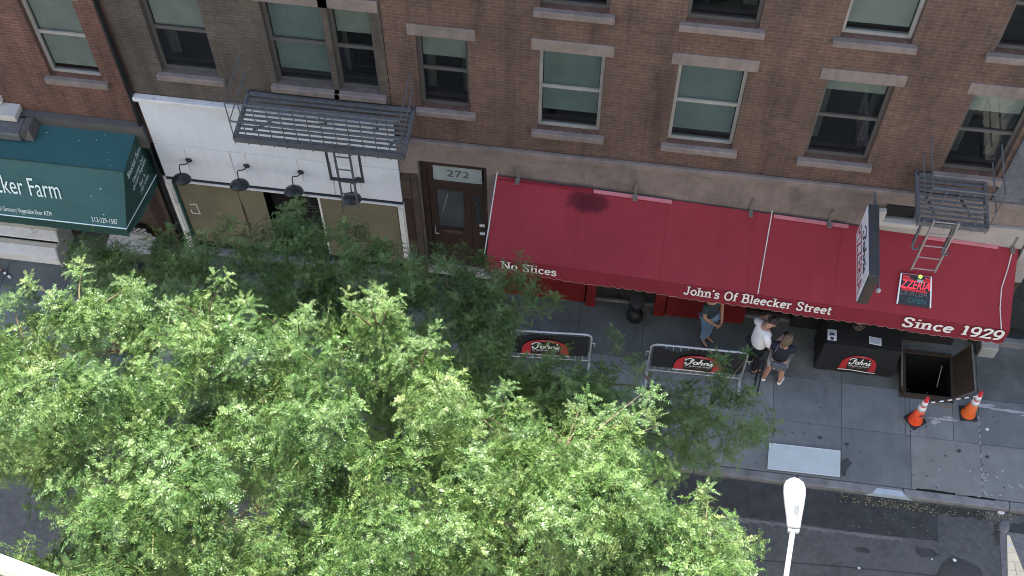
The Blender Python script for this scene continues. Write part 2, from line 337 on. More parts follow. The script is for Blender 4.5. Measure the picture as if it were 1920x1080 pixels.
# ------------------------------------------------------------------ lettering
def bfont(s):
    cu = bpy.data.curves.new('t', 'FONT'); cu.body = s; cu.size = 1; cu.resolution_u = 3
    o = bpy.data.objects.new('t', cu); COL.objects.link(o)
    me = bpy.data.meshes.new_from_object(o.evaluated_get(bpy.context.evaluated_depsgraph_get()))
    bpy.data.objects.remove(o); bpy.data.curves.remove(cu)
    v = [(p.co.x, p.co.y) for p in me.vertices]; f = [tuple(p.vertices) for p in me.polygons]
    bpy.data.meshes.remove(me); return v, f
def _arc(cx, cy, rx, ry, a0, a1, n=12): return [(cx+rx*math.cos(R(a0+(a1-a0)*i/n)), cy+ry*math.sin(R(a0+(a1-a0)*i/n))) for i in range(n+1)]
G = {
 'N': (.98, [[(.16,0),(.16,1)],[(.16,1),(.78,0)],[(.78,0),(.78,1)]], [(.16,0),(.1,1),(.78,1)]),
 'o': (.68, [_arc(.33,.33,.24,.30,0,360,16)], []),
 'S': (.78, [[(.62,.74),(.58,.92),(.37,1),(.17,.93),(.13,.74),(.25,.58),(.48,.46),(.63,.3),(.58,.08),(.37,0),(.17,.06),(.11,.27)]], []),
 'l': (.40, [[(.2,0),(.2,1)]], [(.2,0),(.13,1)]),
 'i': (.40, [[(.2,0),(.2,.66)],[(.2,.86),(.2,.98)]], [(.2,0),(.13,.66)]),
 'c': (.62, [_arc(.34,.33,.24,.30,40,320)], []),
 'e': (.66, [[(.10,.36),(.56,.36)], _arc(.33,.33,.24,.30,6,318,14)], []),
 's': (.56, [[(.45,.48),(.4,.61),(.26,.65),(.12,.58),(.12,.45),(.27,.36),(.42,.28),(.46,.14),(.38,.02),(.26,0),(.13,.04),(.09,.18)]], []),
 'J': (.66, [[(.44,1),(.44,.22),(.38,.05),(.24,0),(.1,.08),(.1,.22)]], [(.44,1)]),
 'h': (.74, [[(.16,0),(.16,1)],[(.16,.44),(.27,.61),(.43,.64),(.53,.52),(.53,0)]], [(.16,0),(.53,0),(.1,1)]),
 'n': (.74, [[(.16,0),(.16,.66)],[(.16,.44),(.27,.61),(.43,.64),(.53,.52),(.53,0)]], [(.16,0),(.53,0),(.1,.66)]),
 "'": (.24, [[(.13,1.02),(.08,.76)]], []),
 'O': (.92, [_arc(.45,.5,.35,.49,0,360,18)], []),
 'f': (.44, [[(.19,0),(.19,.8),(.26,.96),(.42,.96)],[(.04,.62),(.4,.62)]], [(.19,0)]),
 'B': (.80, [[(.17,0),(.17,1)],[(.17,1),(.46,1),(.6,.9),(.6,.64),(.46,.54),(.17,.54)],[(.46,.54),(.66,.44),(.68,.14),(.52,0),(.17,0)]], [(.12,0),(.12,1)]),
 'k': (.72, [[(.16,0),(.16,1)],[(.52,.64),(.16,.27)],[(.28,.38),(.58,0)]], [(.16,0),(.58,0),(.52,.65),(.1,1)]),
 'r': (.54, [[(.17,0),(.17,.66)],[(.17,.42),(.28,.59),(.46,.61)]], [(.17,0),(.11,.66)]),
 't': (.46, [[(.2,.88),(.2,.13),(.29,.0),(.43,.06)],[(.05,.63),(.41,.63)]], []),
 '1': (.56, [[(.28,0),(.28,1)],[(.28,1),(.1,.86)]], [(.28,0)]),
 '9': (.70, [_arc(.33,.67,.24,.32,0,360,16),[(.57,.67),(.54,.3),(.4,.05),(.14,.0)]], []),
 '2': (.68, [[(.1,.72),(.16,.93),(.35,1),(.54,.9),(.54,.68),(.1,.03),(.6,.03),(.6,.16)]], []),
 ' ': (.42, [], [])}
def ribbon(pts, w):
    v = []; f = []; P = [Vector((x, y)) for x, y in pts]; n = len(P)
    for i, p in enumerate(P):
        a = (p-P[i-1]).normalized() if i else None; b = (P[i+1]-p).normalized() if i < n-1 else None
        d = ((a or b)+(b or a)).normalized(); nn = Vector((-d.y, d.x)); q = w/2
        if a and b: q = min(w/2/max(.5, nn.dot(Vector((-a.y, a.x)))), w)
        v += [tuple(p+nn*q), tuple(p-nn*q)]
    for i in range(n-1): f.append((2*i, 2*i+1, 2*i+3, 2*i+2))
    return v, f
def slabtext(s, w=.13, sw=.17, sh=.075):                   # slab serif letters drawn stroke by stroke; z lifts avoid shared planes
    V = []; F = []; x0 = 0; k = 0
    for ch in s:
        adv, st, se = G[ch]
        for pl in st:
            v, f = ribbon(pl, w); n = len(V); V += [(a+x0, b, k*.00025) for a, b in v]; F += [tuple(i+n for i in q) for q in f]; k = (k+1) % 7
        for sx, sy in se:
            y0 = 0 if sy == 0 else sy-sh
            n = len(V); V += [(x0+sx-sw, y0-.012, k*.00025), (x0+sx+sw, y0-.012, k*.00025), (x0+sx+sw, y0+sh, k*.00025), (x0+sx-sw, y0+sh, k*.00025)]; F.append((n, n+1, n+2, n+3)); k = (k+1) % 7
        x0 += adv
    return V, F
def script_johns(w=.10):                                   # brush script word, drawn stroke by stroke
    st = [[(.0,.62),(.1,.86),(.36,1.0),(.62,.92),(.66,.72),(.52,.60),(.42,.66)], [(.66,.98),(.56,.6),(.44,.2),(.26,.02),(.08,.06),(.04,.22),(.14,.32)],
          _arc(.86,.3,.16,.2,90,450,14), [(.92,.5),(1.06,.42)], [(1.36,1.0),(1.2,.5),(1.08,.1)], [(1.14,.32),(1.32,.52),(1.44,.44),(1.36,.14),(1.46,.1)],
          [(1.66,.5),(1.56,.1)], [(1.6,.3),(1.78,.5),(1.9,.44),(1.84,.14),(1.94,.12)], [(2.1,.92),(2.04,.72)], [(2.3,.5),(2.14,.44),(2.18,.3),(2.26,.2),(2.16,.08),(2.02,.12)], [(1.94,.12),(2.08,.3),(2.2,.46)]]
    V = []; F = []
    for k, pl in enumerate(st):
        v, f = ribbon(pl, w); n = len(V); V += [(a, b, k*.0003) for a, b in v]; F += [tuple(i+n for i in q) for q in f]
    return V, F
def place2d(mb, V, F, O, Rv, Uv, width=None, height=None, lift=.004, shear=0, thick=0):
    V = [(p[0], p[1], p[2] if len(p) > 2 else 0) for p in V]
    x0 = min(p[0] for p in V); x1 = max(p[0] for p in V); y1 = max(p[1] for p in V)
    sy = height/y1 if height else 1; sx = width/(x1-x0) if width else sy
    O, Rv, Uv = Vector(O), Vector(Rv).normalized(), Vector(Uv).normalized(); N = Rv.cross(Uv)
    pts = [O + Rv*((p[0]-x0)*sx + shear*p[1]*sy) + Uv*(p[1]*sy) + N*(lift+p[2]) for p in V]
    mb.add(pts, F)
    return mb
def ln(p, q, t): return Vector(p).lerp(Vector(q), t)

# ================================================================== GROUND
g = MB()
g.add([(-300,-300,-.15),(300,-300,-.15),(300,10.0,-.15),(-300,10.0,-.15)], [(0,1,2,3)])
g.add([(-300,14.0,-.15),(300,14.0,-.15),(300,300,-.15),(-300,300,-.15)], [(0,1,2,3)])
struct('ground', g, M['ground'], solid=False)
struct('road', MB().add([(-60,1.2,-.13),(60,1.2,-.13),(60,9.96,-.13),(-60,9.96,-.13)], [(0,1,2,3)]), M['asphalt'], solid=False)
# fresh asphalt trench along the kerb with a ragged street side edge
def ragged(x0, x1, y0, y1, step, amp, z):
    n = int((x1-x0)/step); top = [(x0+(x1-x0)*i/n, y1) for i in range(n+1)]
    low = [(x0+(x1-x0)*i/n, y0+random.uniform(-amp, amp)) for i in range(n+1)]
    v = [(x, y, z) for x, y in low]+[(x, y, z) for x, y in top]
    return MB().add(v, [(i, i+1, n+2+i, n+1+i) for i in range(n)])
struct('road_patch', ragged(-40, 6.22, 9.28, 9.955, .09, .022, -.126), M['asphalt_new'], solid=False)
struct('worn_asphalt_strip', ragged(-30, 5.6, 9.205, 9.262, .06, .022, -.1255), M['asphalt_light'], solid=False)
struct('gutter', ragged(4.45, 7.05, 9.80, 9.957, .08, .03, -.122), M['gutter'], solid=False)
c = MB()
for x0, x1, y0, y1 in ((-20, 1.5, 8.38, 8.44), (1.5, 4.4, 8.44, 8.60), (4.4, 6.2, 8.60, 8.66), (6.2, 9, 8.66, 8.78)):
    c.add([(x0,y0-.012,-.1265),(x1,y1-.012,-.1265),(x1,y1+.012,-.1265),(x0,y0+.012,-.1265)], [(0,1,2,3)])
struct('road_seam', c, M['asphalt_new'], solid=False)
def blob(x, y, rx, ry, z, n=14, j=.25):
    return [(x+rx*math.cos(2*PI*k/n)*random.uniform(1-j,1+j), y+ry*math.sin(2*PI*k/n)*random.uniform(1-j,1+j), z) for k in range(n)]
p = MB()
for x, y, rx, ry in ((6.55,8.78,.38,.22),(6.0,9.05,.2,.10),(4.9,8.95,.13,.05),(4.45,9.55,.14,.06),(5.3,9.6,.16,.09),(7.75,9.72,.38,.13),(7.24,9.55,.05,.2)):
    q = blob(x, y, rx, ry, -.1215); p.add(q, [tuple(range(len(q)))])
struct('road_stains', p, M['asphalt_new'], solid=False)

# strip of block paving at right, sunlight painted into its pale warm colour
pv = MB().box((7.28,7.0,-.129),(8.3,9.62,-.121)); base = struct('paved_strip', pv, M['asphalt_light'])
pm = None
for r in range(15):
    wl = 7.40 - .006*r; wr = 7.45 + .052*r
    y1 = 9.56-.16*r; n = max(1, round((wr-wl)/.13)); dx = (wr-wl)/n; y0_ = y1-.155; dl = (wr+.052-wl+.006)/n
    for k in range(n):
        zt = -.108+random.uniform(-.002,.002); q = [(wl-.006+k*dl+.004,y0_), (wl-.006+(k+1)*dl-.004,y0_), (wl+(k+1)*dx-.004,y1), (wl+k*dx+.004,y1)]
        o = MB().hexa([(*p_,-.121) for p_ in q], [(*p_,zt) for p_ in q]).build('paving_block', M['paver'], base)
kp = MB().lathe([(.10,-.12),(.095,-.08),(.07,-.06),(.03,-.055)], 9, (7.36,9.70,0), Matrix(((1.0,.1,0),(.15,1.3,0),(0,0,1))))
tag(kp.build('kerb_lump', M['kerb'], origin=None), 'rounded lump of worn concrete in the gutter at the head of the block paving', 'rubble')

# ------------------------------------------------------------------ sidewalk
PIT = (5.66, 6.52, 12.06, 12.94)
sb = MB(); X0, X1, Y0, Y1, zb = -24, 20, 10.16, 14.0, -.012
for a in ((X0, Y0, PIT[0], Y1), (PIT[1], Y0, X1, Y1), (PIT[0], Y0, PIT[1], PIT[2]), (PIT[0], PIT[3], PIT[1], Y1)):
    sb.add([(a[0],a[1],zb),(a[2],a[1],zb),(a[2],a[3],zb),(a[0],a[3],zb)], [(0,1,2,3)])
sidewalk = struct('sidewalk', sb, M['slabbase'], solid=False)
rows = [(10.165, 11.21), (11.21, 12.13), (12.13, 13.12), (13.12, 13.70)]
cols = [4.50+1.243*k for k in range(-23, 12)]
slab_me = {}
for ri, (ya, yb) in enumerate(rows):
    for x in cols:
        xa, xb = x, x+1.243
        px0, px1, py0, py1 = PIT
        pieces = [(xa, xb, ya, yb)]
        if xa < px1 and xb > px0 and ya < py1 and yb > py0:
            pieces = [(xa, px0, ya, yb), (px1, xb, ya, yb), (max(xa,px0), min(xb,px1), ya, py0), (max(xa,px0), min(xb,px1), py1, yb)]
            pieces = [q for q in pieces if q[1]-q[0] > .03 and q[3]-q[2] > .03]
        for a0, a1, b0, b1 in pieces:
            sm = 'slab_dark' if ri > 1 else ('slab_warm' if ri == 0 and a0 > 5.6 else 'slab')
            key = (round(a1-a0,3), round(b1-b0,3), sm); c0 = ((a0+a1)/2, (b0+b1)/2)
            if key not in slab_me:
                hx, hy = key[0]/2-.005, key[1]/2-.005
                slab_me[key] = MB().box((-hx,-hy,-.05),(hx,hy,0)).build('paving_slab', M[sm], sidewalk, bevel=.004, local=True)
                o = slab_me[key]
            else:
                o = slab_me[key].copy(); COL.objects.link(o)
            o.location = (c0[0], c0[1], random.uniform(-.003, .002))
# kerb stones
proto = None
for k in range(24):
    x = -24 + 1.85*k
    if proto is None: proto = o = MB().box((0,0,-.2),(1.838,.155,0)).build('kerb_stone', M['kerb'], sidewalk, bevel=.012, local=True)
    else: o = proto.copy(); COL.objects.link(o)
    o.location = (x, 10.0, random.uniform(-.004, .002))
tag(MB().hexa([(4.95,9.985,-.11),(5.78,9.985,-.11),(5.78,10.10,-.11),(4.95,10.10,-.11)], [(5.06,9.99,.003),(5.66,9.99,.003),(5.56,10.1,.006),(5.14,10.1,.006)]).build('kerb_nosing', M['kerb_steel'], sidewalk), 'pale blue steel nosing set in the kerb')
# dark gaps broken out behind the kerb
cr = MB()
for x0, x1, y in ((5.83,6.5,10.165),(6.72,7.2,10.15)):
    n = 9; v = []
    for i in range(n+1):
        t = i/n; x = x0+(x1-x0)*t; v += [(x, y+random.uniform(-.012,0)-.01, .0032), (x, y+random.uniform(.006,.03), .0032)]
    cr.add(v, [(2*i, 2*i+2, 2*i+3, 2*i+1) for i in range(n)])
tag(cr.build('kerb_crack', M['pit'], sidewalk, solid=False), kind='stuff')
# gum spots and white specks trodden into the slabs
sp = MB()
for _ in range(60):
    x, y = random.uniform(2.6, 8.2), random.uniform(10.2, 12.2); r = random.uniform(.008, .018); q = blob(x, y, r, r, .004, 7, .2); sp.add(q, [tuple(range(7))])
for x, y in ((4.12,10.95),(3.3,10.98),(4.6,10.88),(6.6,11.02),(7.1,10.97)):
    q = blob(x, y, .04, .035, .004, 8, .3); sp.add(q, [tuple(range(8))])
for x, y in ((-2.6,11.9),(-2.35,11.85),(-2.0,11.75),(-2.2,11.3)):
    q = blob(x, y, .035, .03, .004, 8, .3); sp.add(q, [tuple(range(8))])
tag(sp.build('gum_spots', M['gum'], solid=False), 'dark gum spots trodden into the grey sidewalk slabs', 'gum spots', kind='stuff')
ws = MB()
for _ in range(25):
    x = random.gauss(7.2, .45); y = random.uniform(10.05, 10.85); r = random.uniform(.006, .016); q = blob(x, y, r*random.uniform(1,2.2), r, .0045, 6, .3); ws.add(q, [tuple(range(6))])
for x, y, a in ((7.62,10.5,.12),(7.0,10.3,.05)):
    ws.add([(x,y,.0045),(x+a,y-.10,.0045),(x+a+.015,y-.09,.0045),(x+.015,y+.012,.0045)], [(0,1,2,3)])
tag(ws.build('white_specks', M['chalk'], solid=False), 'white specks and scuffs scattered over the slabs near the kerb at right', 'specks', kind='stuff')
sc = MB()
for x, y, rx, ry in ((6.35,11.62,.24,.03),(6.2,11.55,.10,.05),(6.42,11.66,.08,.03),(7.5,11.95,.30,.03),(7.05,12.0,.2,.05),(7.9,11.9,.15,.06)):
    q = blob(x, y, rx, ry, .005, 14, .5); sc.add(q, [tuple(range(14))])
for y in np.arange(10.15, 11.9, .13):
    if random.random() < .75: sc.add([(6.975,y,.005),(6.995,y,.005),(6.997,y+random.uniform(.03,.12),.005),(6.978,y+.06,.005)], [(0,1,2,3)])
tag(sc.build('scuff_marks', M['chalk'], solid=False), 'pale scuffs and mortar smears on the slabs around the traffic cones', 'scuffs', kind='stuff')
lt = MB()
for _ in range(420):
    x = random.choice((random.uniform(4.5,7.3), random.gauss(5.2,.35), random.gauss(5.9,.3), random.gauss(7.3,.2))); y = random.uniform(9.8, 9.97) if random.random() < .85 else random.uniform(9.3,9.9)
    a = random.uniform(0, PI); l = random.uniform(.006,.020); wd = l*.5; z = -.119+random.uniform(0,.012)
    dx, dy = math.cos(a), math.sin(a)
    lt.add([(x-dx*l,y-dy*l,z),(x+dy*wd,y-dx*wd,z+.003),(x+dx*l,y+dy*l,z),(x-dy*wd,y+dx*wd,z+.004)], [(0,1,2,3)])
tag(lt.build('leaf_litter', M['litter'], solid=False), 'tiny yellow leaflets fallen along the wet gutter', 'leaf litter', kind='stuff')
# scraps of paper
def scrap(x, y, z, r, label, n=6, h=.02):
    b = MB(); q = blob(x, y, r, r*.7, z+.004, n, .35); t = [(px*.75+x*.25, py*.75+y*.25, z+h*random.uniform(.5,1.2)) for px, py, _ in q]
    b.add(q+t, [tuple(range(n)), tuple(range(n, 2*n))]+[(i,(i+1)%n,n+(i+1)%n,n+i) for i in range(n)])
    tag(b.build('paper_scrap', M['white_scrap'], origin=(x,y,z)), label, 'paper scrap', 'white scraps lying on the ground')
scrap(7.13, 11.52, 0, .045, 'small white square scrap on the slab right of the faded orange cone', 4, .012)
scrap(7.33, 9.98, -.13, .06, 'white crumpled scrap in the gutter where the kerb meets the block paving')
scrap(7.43, 9.38, -.10, .055, 'white bent scrap lying on the paving blocks')
scrap(6.48, 8.98, -.13, .045, 'white crumpled scrap on the asphalt beside the round dark stain')
scrap(6.1, 8.95, -.13, .02, 'tiny white dot of paper on the asphalt beyond the end of the dark trench patch')
scrap(4.85, 8.62, -.13, .03, 'tiny white scrap lying beside the seam in the asphalt near the lamp arm')
# dark square sample patch of slab beside the pale panel
tag(MB().add([(4.50,10.27,.005),(4.58,10.24,.005),(4.60,10.38,.005),(4.70,10.52,.005),(4.60,10.62,.005),(4.50,10.53,.005)], [(0,1,2,3,4,5)]).build('tar_stain', M['gum'], solid=False), 'ragged dark tar stain at the right end of the pale panel', 'tar stain', kind='stuff')
# pale flat panel lying by the kerb
t = thing('flat_panel', 'pale blue grey rectangular panel lying flat on the sidewalk by the kerb', 'panel', (3.84,10.44,0))
MB().hexa([(3.205,10.20,.006),(4.465,10.215,.006),(4.468,10.705,.006),(3.215,10.69,.006)], [(3.205,10.20,.045),(4.465,10.215,.045),(4.468,10.705,.045),(3.215,10.69,.045)]).build('board', M['plate'], t, bevel=.004)
e = MB()
e.bar((3.2,10.196,.047),(4.47,10.211,.047),.016,.010); e.bar((3.21,10.695,.047),(4.47,10.711,.047),.012,.010); e.bar((3.2,10.19,.047),(3.212,10.70,.047),.012,.010); e.bar((4.468,10.21,.047),(4.472,10.712,.047),.014,.010)
e.build('edge_trim', M['white_paint'], t)

# far side of the street (under the camera)
struct('far_sidewalk', MB().box((-60,-6,-.15),(60,1.2,0)), M['kerb'])

# ================================================================== BUILDINGS
FB = thing('building', 'unseen cream brick building behind the camera, added to bounce light across the street', 'building', (0,-1.6,0))  # added out of view to bounce warm light onto the facades
q = MB(); q.box((-30,-12,0),(30,-1.6,25)); q.build('wall', mat('cream_brick', (.35,.33,.30), .85, .12, 3), FB)
for i in range(-7, 8):
    for z in (4.5, 8.2, 11.9, 15.6, 19.3): MB().box((i*3.6-.6,-1.62,z),(i*3.6+.6,-1.585,z+1.9)).build('window', M['pane_dark'], FB)
YF = 13.4
def facade(x0, x1, z0, z1, openings, depth=.24, y=YF):
    xs = sorted({x0, x1, *[v for o in openings for v in o[:2]]}); zs = sorted({z0, z1, *[v for o in openings for v in o[2:4]]})
    b = MB()
    for i in range(len(xs)-1):
        for j in range(len(zs)-1):
            cx, cz = (xs[i]+xs[i+1])/2, (zs[j]+zs[j+1])/2
            if any(o[0] < cx < o[1] and o[2] < cz < o[3] for o in openings): continue
            b.add([(xs[i],y,zs[j]),(xs[i+1],y,zs[j]),(xs[i+1],y,zs[j+1]),(xs[i],y,zs[j+1])], [(0,1,2,3)])
    for a, c, d, e in openings:
        for q in ([(a,y,d),(a,y+depth,d),(a,y+depth,e),(a,y,e)], [(c,y,d),(c,y,e),(c,y+depth,e),(c,y+depth,d)],
                  [(a,y,d),(c,y,d),(c,y+depth,d),(a,y+depth,d)], [(a,y,e),(a,y+depth,e),(c,y+depth,e),(c,y,e)]): b.add(q, [(0,1,2,3)])
    return b
def window(bld, x0, x1, z0, z1, pane='pane_dark', frame='frame', sill='stone_pink', lintel=True, y=YF, upper=None):
    f = MB(); t = .055; yy = y+.10
    f.box((x0+.002,yy,z0+.002),(x0+t,yy+.07,z1-.002)); f.box((x1-t,yy,z0+.002),(x1-.002,yy+.07,z1-.002))
    f.box((x0+t,yy,z0+.002),(x1-t,yy+.07,z0+t)); f.box((x0+t,yy,z1-t),(x1-t,yy+.07,z1-.002))
    zm = (z0+z1)/2
    f.box((x0+t,yy+.012,zm-.03),(x1-t,yy+.058,zm+.03))
    wn = f.build('window', M[frame], bld)
    for i, (a, b) in enumerate(((z0+t, zm-.03), (zm+.03, z1-t))):
        MB().box((x0+t,yy+.03+.01*i,a),(x1-t,yy+.036+.01*i,b)).build('pane', M['clear'], wn)
    dropz = {'pane_dark': random.choice((0,.2,.35,.5,.28)), 'pane_grey': random.uniform(.8,.97), 'pane_pale': random.uniform(.86,.97)}[pane]
    if dropz: MB().box((x0+t+.01,yy+.075,z1-t-(z1-z0-2*t)*dropz),(x1-t-.01,yy+.082,z1-t)).build('blind', M['blind_grey' if pane == 'pane_grey' else 'blind_pale'], wn)
    if dropz < .6:
        cw = random.uniform(.10,.26)*(x1-x0)
        MB().box((x0+t,yy+.30,z0+t),(x0+t+cw,yy+.31,z1-t)).build('curtain', M['curtain'], wn); MB().box((x1-t-cw*.8,yy+.30,z0+t),(x1-t,yy+.31,z1-t)).build('curtain', M['curtain'], wn)
    MB().box((x0-.09,y-.09,z0-.13),(x1+.09,y+.095,z0-.001)).build('sill', M[sill], wn, bevel=.012)
    if lintel: MB().box((x0-.12,y-.025,z1+.001),(x1+.12,y+.05,z1+.24)).build('lintel', M[sill], wn, bevel=.01)
    q = MB(); q.box((x0-.3,y+.66,z0-.3),(x1+.3,y+.68,z1+.3)); q.box((x0-.02,y+.245,z0-.02),(x0-.004,y+.66,z1+.02)); q.box((x1+.004,y+.245,z0-.02),(x1+.02,y+.66,z1+.02)); q.box((x0-.02,y+.245,z1+.004),(x1+.02,y+.66,z1+.02)); q.box((x0-.02,y+.245,z0-.02),(x1+.02,y+.66,z0-.004)); q.build('room_recess', M['dark'], wn)
    return wn
def core(bld, x0, x1, z1, y0=14.2):
    MB().box((x0+.02, y0, -.1),(x1-.02, 24, z1-.3)).build('building_core', M['dark'], bld)
    b = MB(); b.box((x0,13.42,z1-.3),(x1,24.05,z1-.02)); b.build('roof', M['roof'], bld)
HB = 15.6
# ---- A : red brick house with the green awning
A = thing('building', 'red brick house with green shop awning at left', 'building', (-12,YF,0))
wA = [(-9.55,-8.65,5.0,6.9),(-9.55,-8.65,8.2,10.0),(-9.55,-8.65,11.2,13.0),(-11.9,-10.72,4.32,6.3),(-11.9,-10.72,8.2,10.0),(-11.9,-10.72,11.2,13.0),(-13.9,-13.0,5.0,6.9),(-13.9,-13.0,8.2,10.0)]
facade(-16,-8.16,3.42,HB, wA).build('wall', M['brickA'], A, solid=False)
for i, o in enumerate(wA): window(A, *o, pane='pane_pale' if i == 0 else 'pane_dark', frame='frame_pale' if i < 1 else 'frame', sill='pale_stone' if i == 3 else 'stone_pink')
core(A, -16, -8.16, HB)
MB().box((-16,YF-.3,4.0),(-10.35,YF-.002,4.14)).build('string_course', M['pale_stone'], A, bevel=.01)
MB().box((-16,YF-.14,3.43),(-8.2,YF-.003,3.99)).build('fascia', M['frame'], A)
sh = MB(); sh.box((-16,13.45,0),(-10.5,13.6,3.4)); sh.build('shop_front', M['brown_trim'], A)
MB().box((-10.5,13.62,0),(-9.85,13.7,3.4)).build('doorway', M['dark'], A)
MB().box((-9.85,13.5,.0),(-8.75,13.6,3.4)).build('side_panel', M['brown_trim'], A)
MB().box((-8.75,13.44,0),(-8.5,13.6,3.4)).build('brown_pilaster', M['brown_wood'], A)
MB().box((-8.47,13.36,0),(-8.38,13.6,2.5)).build('wooden_jamb', M['brown_trim'], A)
MB().box((-8.34,13.39,0),(-8.165,13.6,3.41)).build('dark_joint', M['black'], A)
MB().tube([(-8.245,13.34,0),(-8.245,13.34,3.9),(-8.22,13.34,4.6),(-8.22,13.34,HB-1)], .045, 8).build('drain_pipe', M['black'], A)
bx = thing('air_conditioner', 'grey box of an air conditioner under the sill above the green awning', 'air conditioner', (-10.7,13.1,3.5))
MB().box((-11.6,12.85,3.79),(-10.25,13.24,3.98))  .build('casing', M['iron'], bx, bevel=.02)
MB().hexa([(-10.22,12.9,3.785),(-10.05,12.9,3.785),(-10.05,13.24,3.785),(-10.22,13.24,3.785)],[(-10.24,12.86,4.0),(-10.12,12.98,4.0),(-10.12,13.24,4.0),(-10.24,13.24,4.0)]).build('side_cover', M['frame'], bx)

# ---- B : white painted shop front, olive brick above
B = thing('building', 'white painted shop front with papered windows and olive brick floors above', 'building', (-6,YF,0))
wB = [(-7.55,-6.6,5.4,7.3),(-5.65,-4.7,5.4,7.3),(-4.62,-3.95,5.4,7.3),(-7.55,-6.6,8.6,10.5),(-5.65,-4.7,8.6,10.5),(-7.55,-6.6,11.6,13.4),(-5.65,-4.7,11.6,13.4)]
facade(-8.155,-3.8,4.72,HB+.1, wB).build('wall', M['brickB'], B, solid=False)
for i, o in enumerate(wB): window(B, *o, pane='pane_grey' if i in (1,4) else 'pane_dark', frame='frame')
core(B, -8.155, -3.8, HB+.1)
for x0, x1 in ((-8.13,-6.793),(-6.787,-5.005),(-4.995,-3.795)):
    MB().box((x0,13.33,2.54),(x1,13.395,3.492)).build('sign_panel', M['white_paint'], B, bevel=.003)
MB().box((-8.13,13.335,3.5),(-3.80,13.395,4.7)).build('upper_panel', M['white_paint'], B, bevel=.003)
MB().box((-8.18,13.27,4.70),(-3.8,13.4,4.78)).build('cornice', M['white_wood'], B, bevel=.01)
MB().box((-8.13,13.27,2.475),(-3.77,13.40,2.505)).build('drip_moulding', M['white_wood'], B)
MB().box((-8.12,13.30,2.508),(-3.78,13.40,2.536)).build('shadow_gap', M['black'], B)
for x0, x1, nm in ((-8.23,-8.10,'white_pilaster'),(-3.905,-3.775,'white_pilaster')):
    pl = MB().box((x0,13.36,0),(x1,13.5,2.47)).build(nm, M['white_wood'], B, bevel=.006)
    MB().box((x0+.03,13.335,.2),(x1-.03,13.358,2.3)).build('fillet', M['white_wood'], pl)
    MB().box((x0-.02,13.32,0),(x1+.02,13.358,.16)).build('plinth', M['white_wood'], pl)
MB().box((-8.095,13.40,0),(-8.06,13.5,2.47)).build('green_edge', M['green_dark'], B)
rs = MB()
for x in (-7.575,-6.53,-5.56,-4.53,-6.79,-5.0):
    for k in range(2):
        xx = x+random.uniform(-.04,.04); l = random.uniform(.12,.34); z = 3.06 if k == 0 else 3.46; rs.add([(xx-.012,13.3285,z),(xx+.012,13.3285,z),(xx+.004,13.3285,z-l),(xx-.004,13.3285,z-l)], [(0,1,2,3)])
tag(rs.build('rust_runs', M['rust'], B, solid=False), kind='stuff')
# papered windows: left pair, dark door gap, right pair
for x0, x1, z1 in ((-8.05,-6.905,2.44),(-6.895,-6.42,2.44),(-5.355,-4.965,2.44),(-4.955,-3.94,2.44)):
    MB().box((x0,13.44+random.uniform(0,.006),.32),(x1,13.452+random.uniform(0,.004),z1)).build('brown_paper', M['paper'], B)
MB().bar((-6.89,13.432,1.75),(-6.86,13.432,.9),.012,.012,(0,1,0)).build('seam_tape', M['brown_wood'], B)
MB().box((-8.05,13.47,0),(-6.42,13.5,.31)).build('shop_bulkhead', M['dark'], B)
MB().box((-5.35,13.47,0),(-3.92,13.5,.31)).build('shop_bulkhead', M['dark'], B)
MB().box((-8.1,13.32,0),(-3.9,13.46,.10)).build('shop_step', M['kerb'], B, bevel=.01)
MB().box((-6.41,13.72,0),(-5.365,13.74,2.5)).build('doorway', M['pit'], B)
dj = MB(); dj.box((-6.42,13.43,2.34),(-5.36,13.5,2.40)); dj.build('door_head', M['white_wood'], B)
MB().box((-5.40,13.425,.4),(-5.36,13.46,2.34)).build('door_jamb', M['white_wood'], B)
MB().box((-6.08,13.55,.86),(-5.93,13.58,.90)).build('door_handle', M['galv'], B)
fr = MB()
for a, b in (((-7.93,1.55),(-7.80,1.58)),((-7.80,1.58),(-7.78,1.27)),((-7.78,1.27),(-7.93,1.26)),((-7.93,1.26),(-7.94,1.38))): fr.bar((a[0],13.433,a[1]),(b[0],13.433,b[1]),.022,.008,(0,1,0))
fr.build('tape_rectangle', M['piping'], B)

# ---- C : brown-red brick, pizzeria
Cb = thing('building', 'brown red brick house with pizzeria under a red awning', 'building', (1.5,YF,0))
cx = [(-1.42,-.42),(.68,1.72),(2.86,3.86),(5.0,5.9)]; wC = []
for r, (za, zc) in enumerate(((4.95,6.85),(7.75,9.5),(10.7,12.4))):
    for a, b in cx: wC.append((a, b, za, zc))
wC += [(-3.3,-2.5,5.2,6.9),(-3.3,-2.5,8.0,9.6)]
ground_open = [(-3.47,-2.27,-.02,3.74),(-2.02,6.55,-.02,3.1)]
facade(-3.79,6.84,4.32,HB, wC).build('wall', M['brickC'], Cb, solid=False)
facade(-3.79,6.84,-.1,4.31, ground_open, depth=.3).build('ground_floor_wall', M['stone_pink'], Cb, solid=False)
pn = ['pane_grey','pane_grey','pane_dark','pane_dark','pane_dark','pane_dark','pane_pale','pane_dark']
for i, o in enumerate(wC): window(Cb, *o, pane=pn[i] if i < 8 else 'pane_dark', frame='frame_pale' if i in (0,1,6) else 'frame', upper={0:'pane_grey',1:'pane_pale'}.get(i))
core(Cb, -3.79, 6.84, HB, 15.2)
MB().box((-3.79,13.32,4.24),(6.84,13.395,4.38)).build('string_course', M['stone_pink'], Cb, bevel=.01)
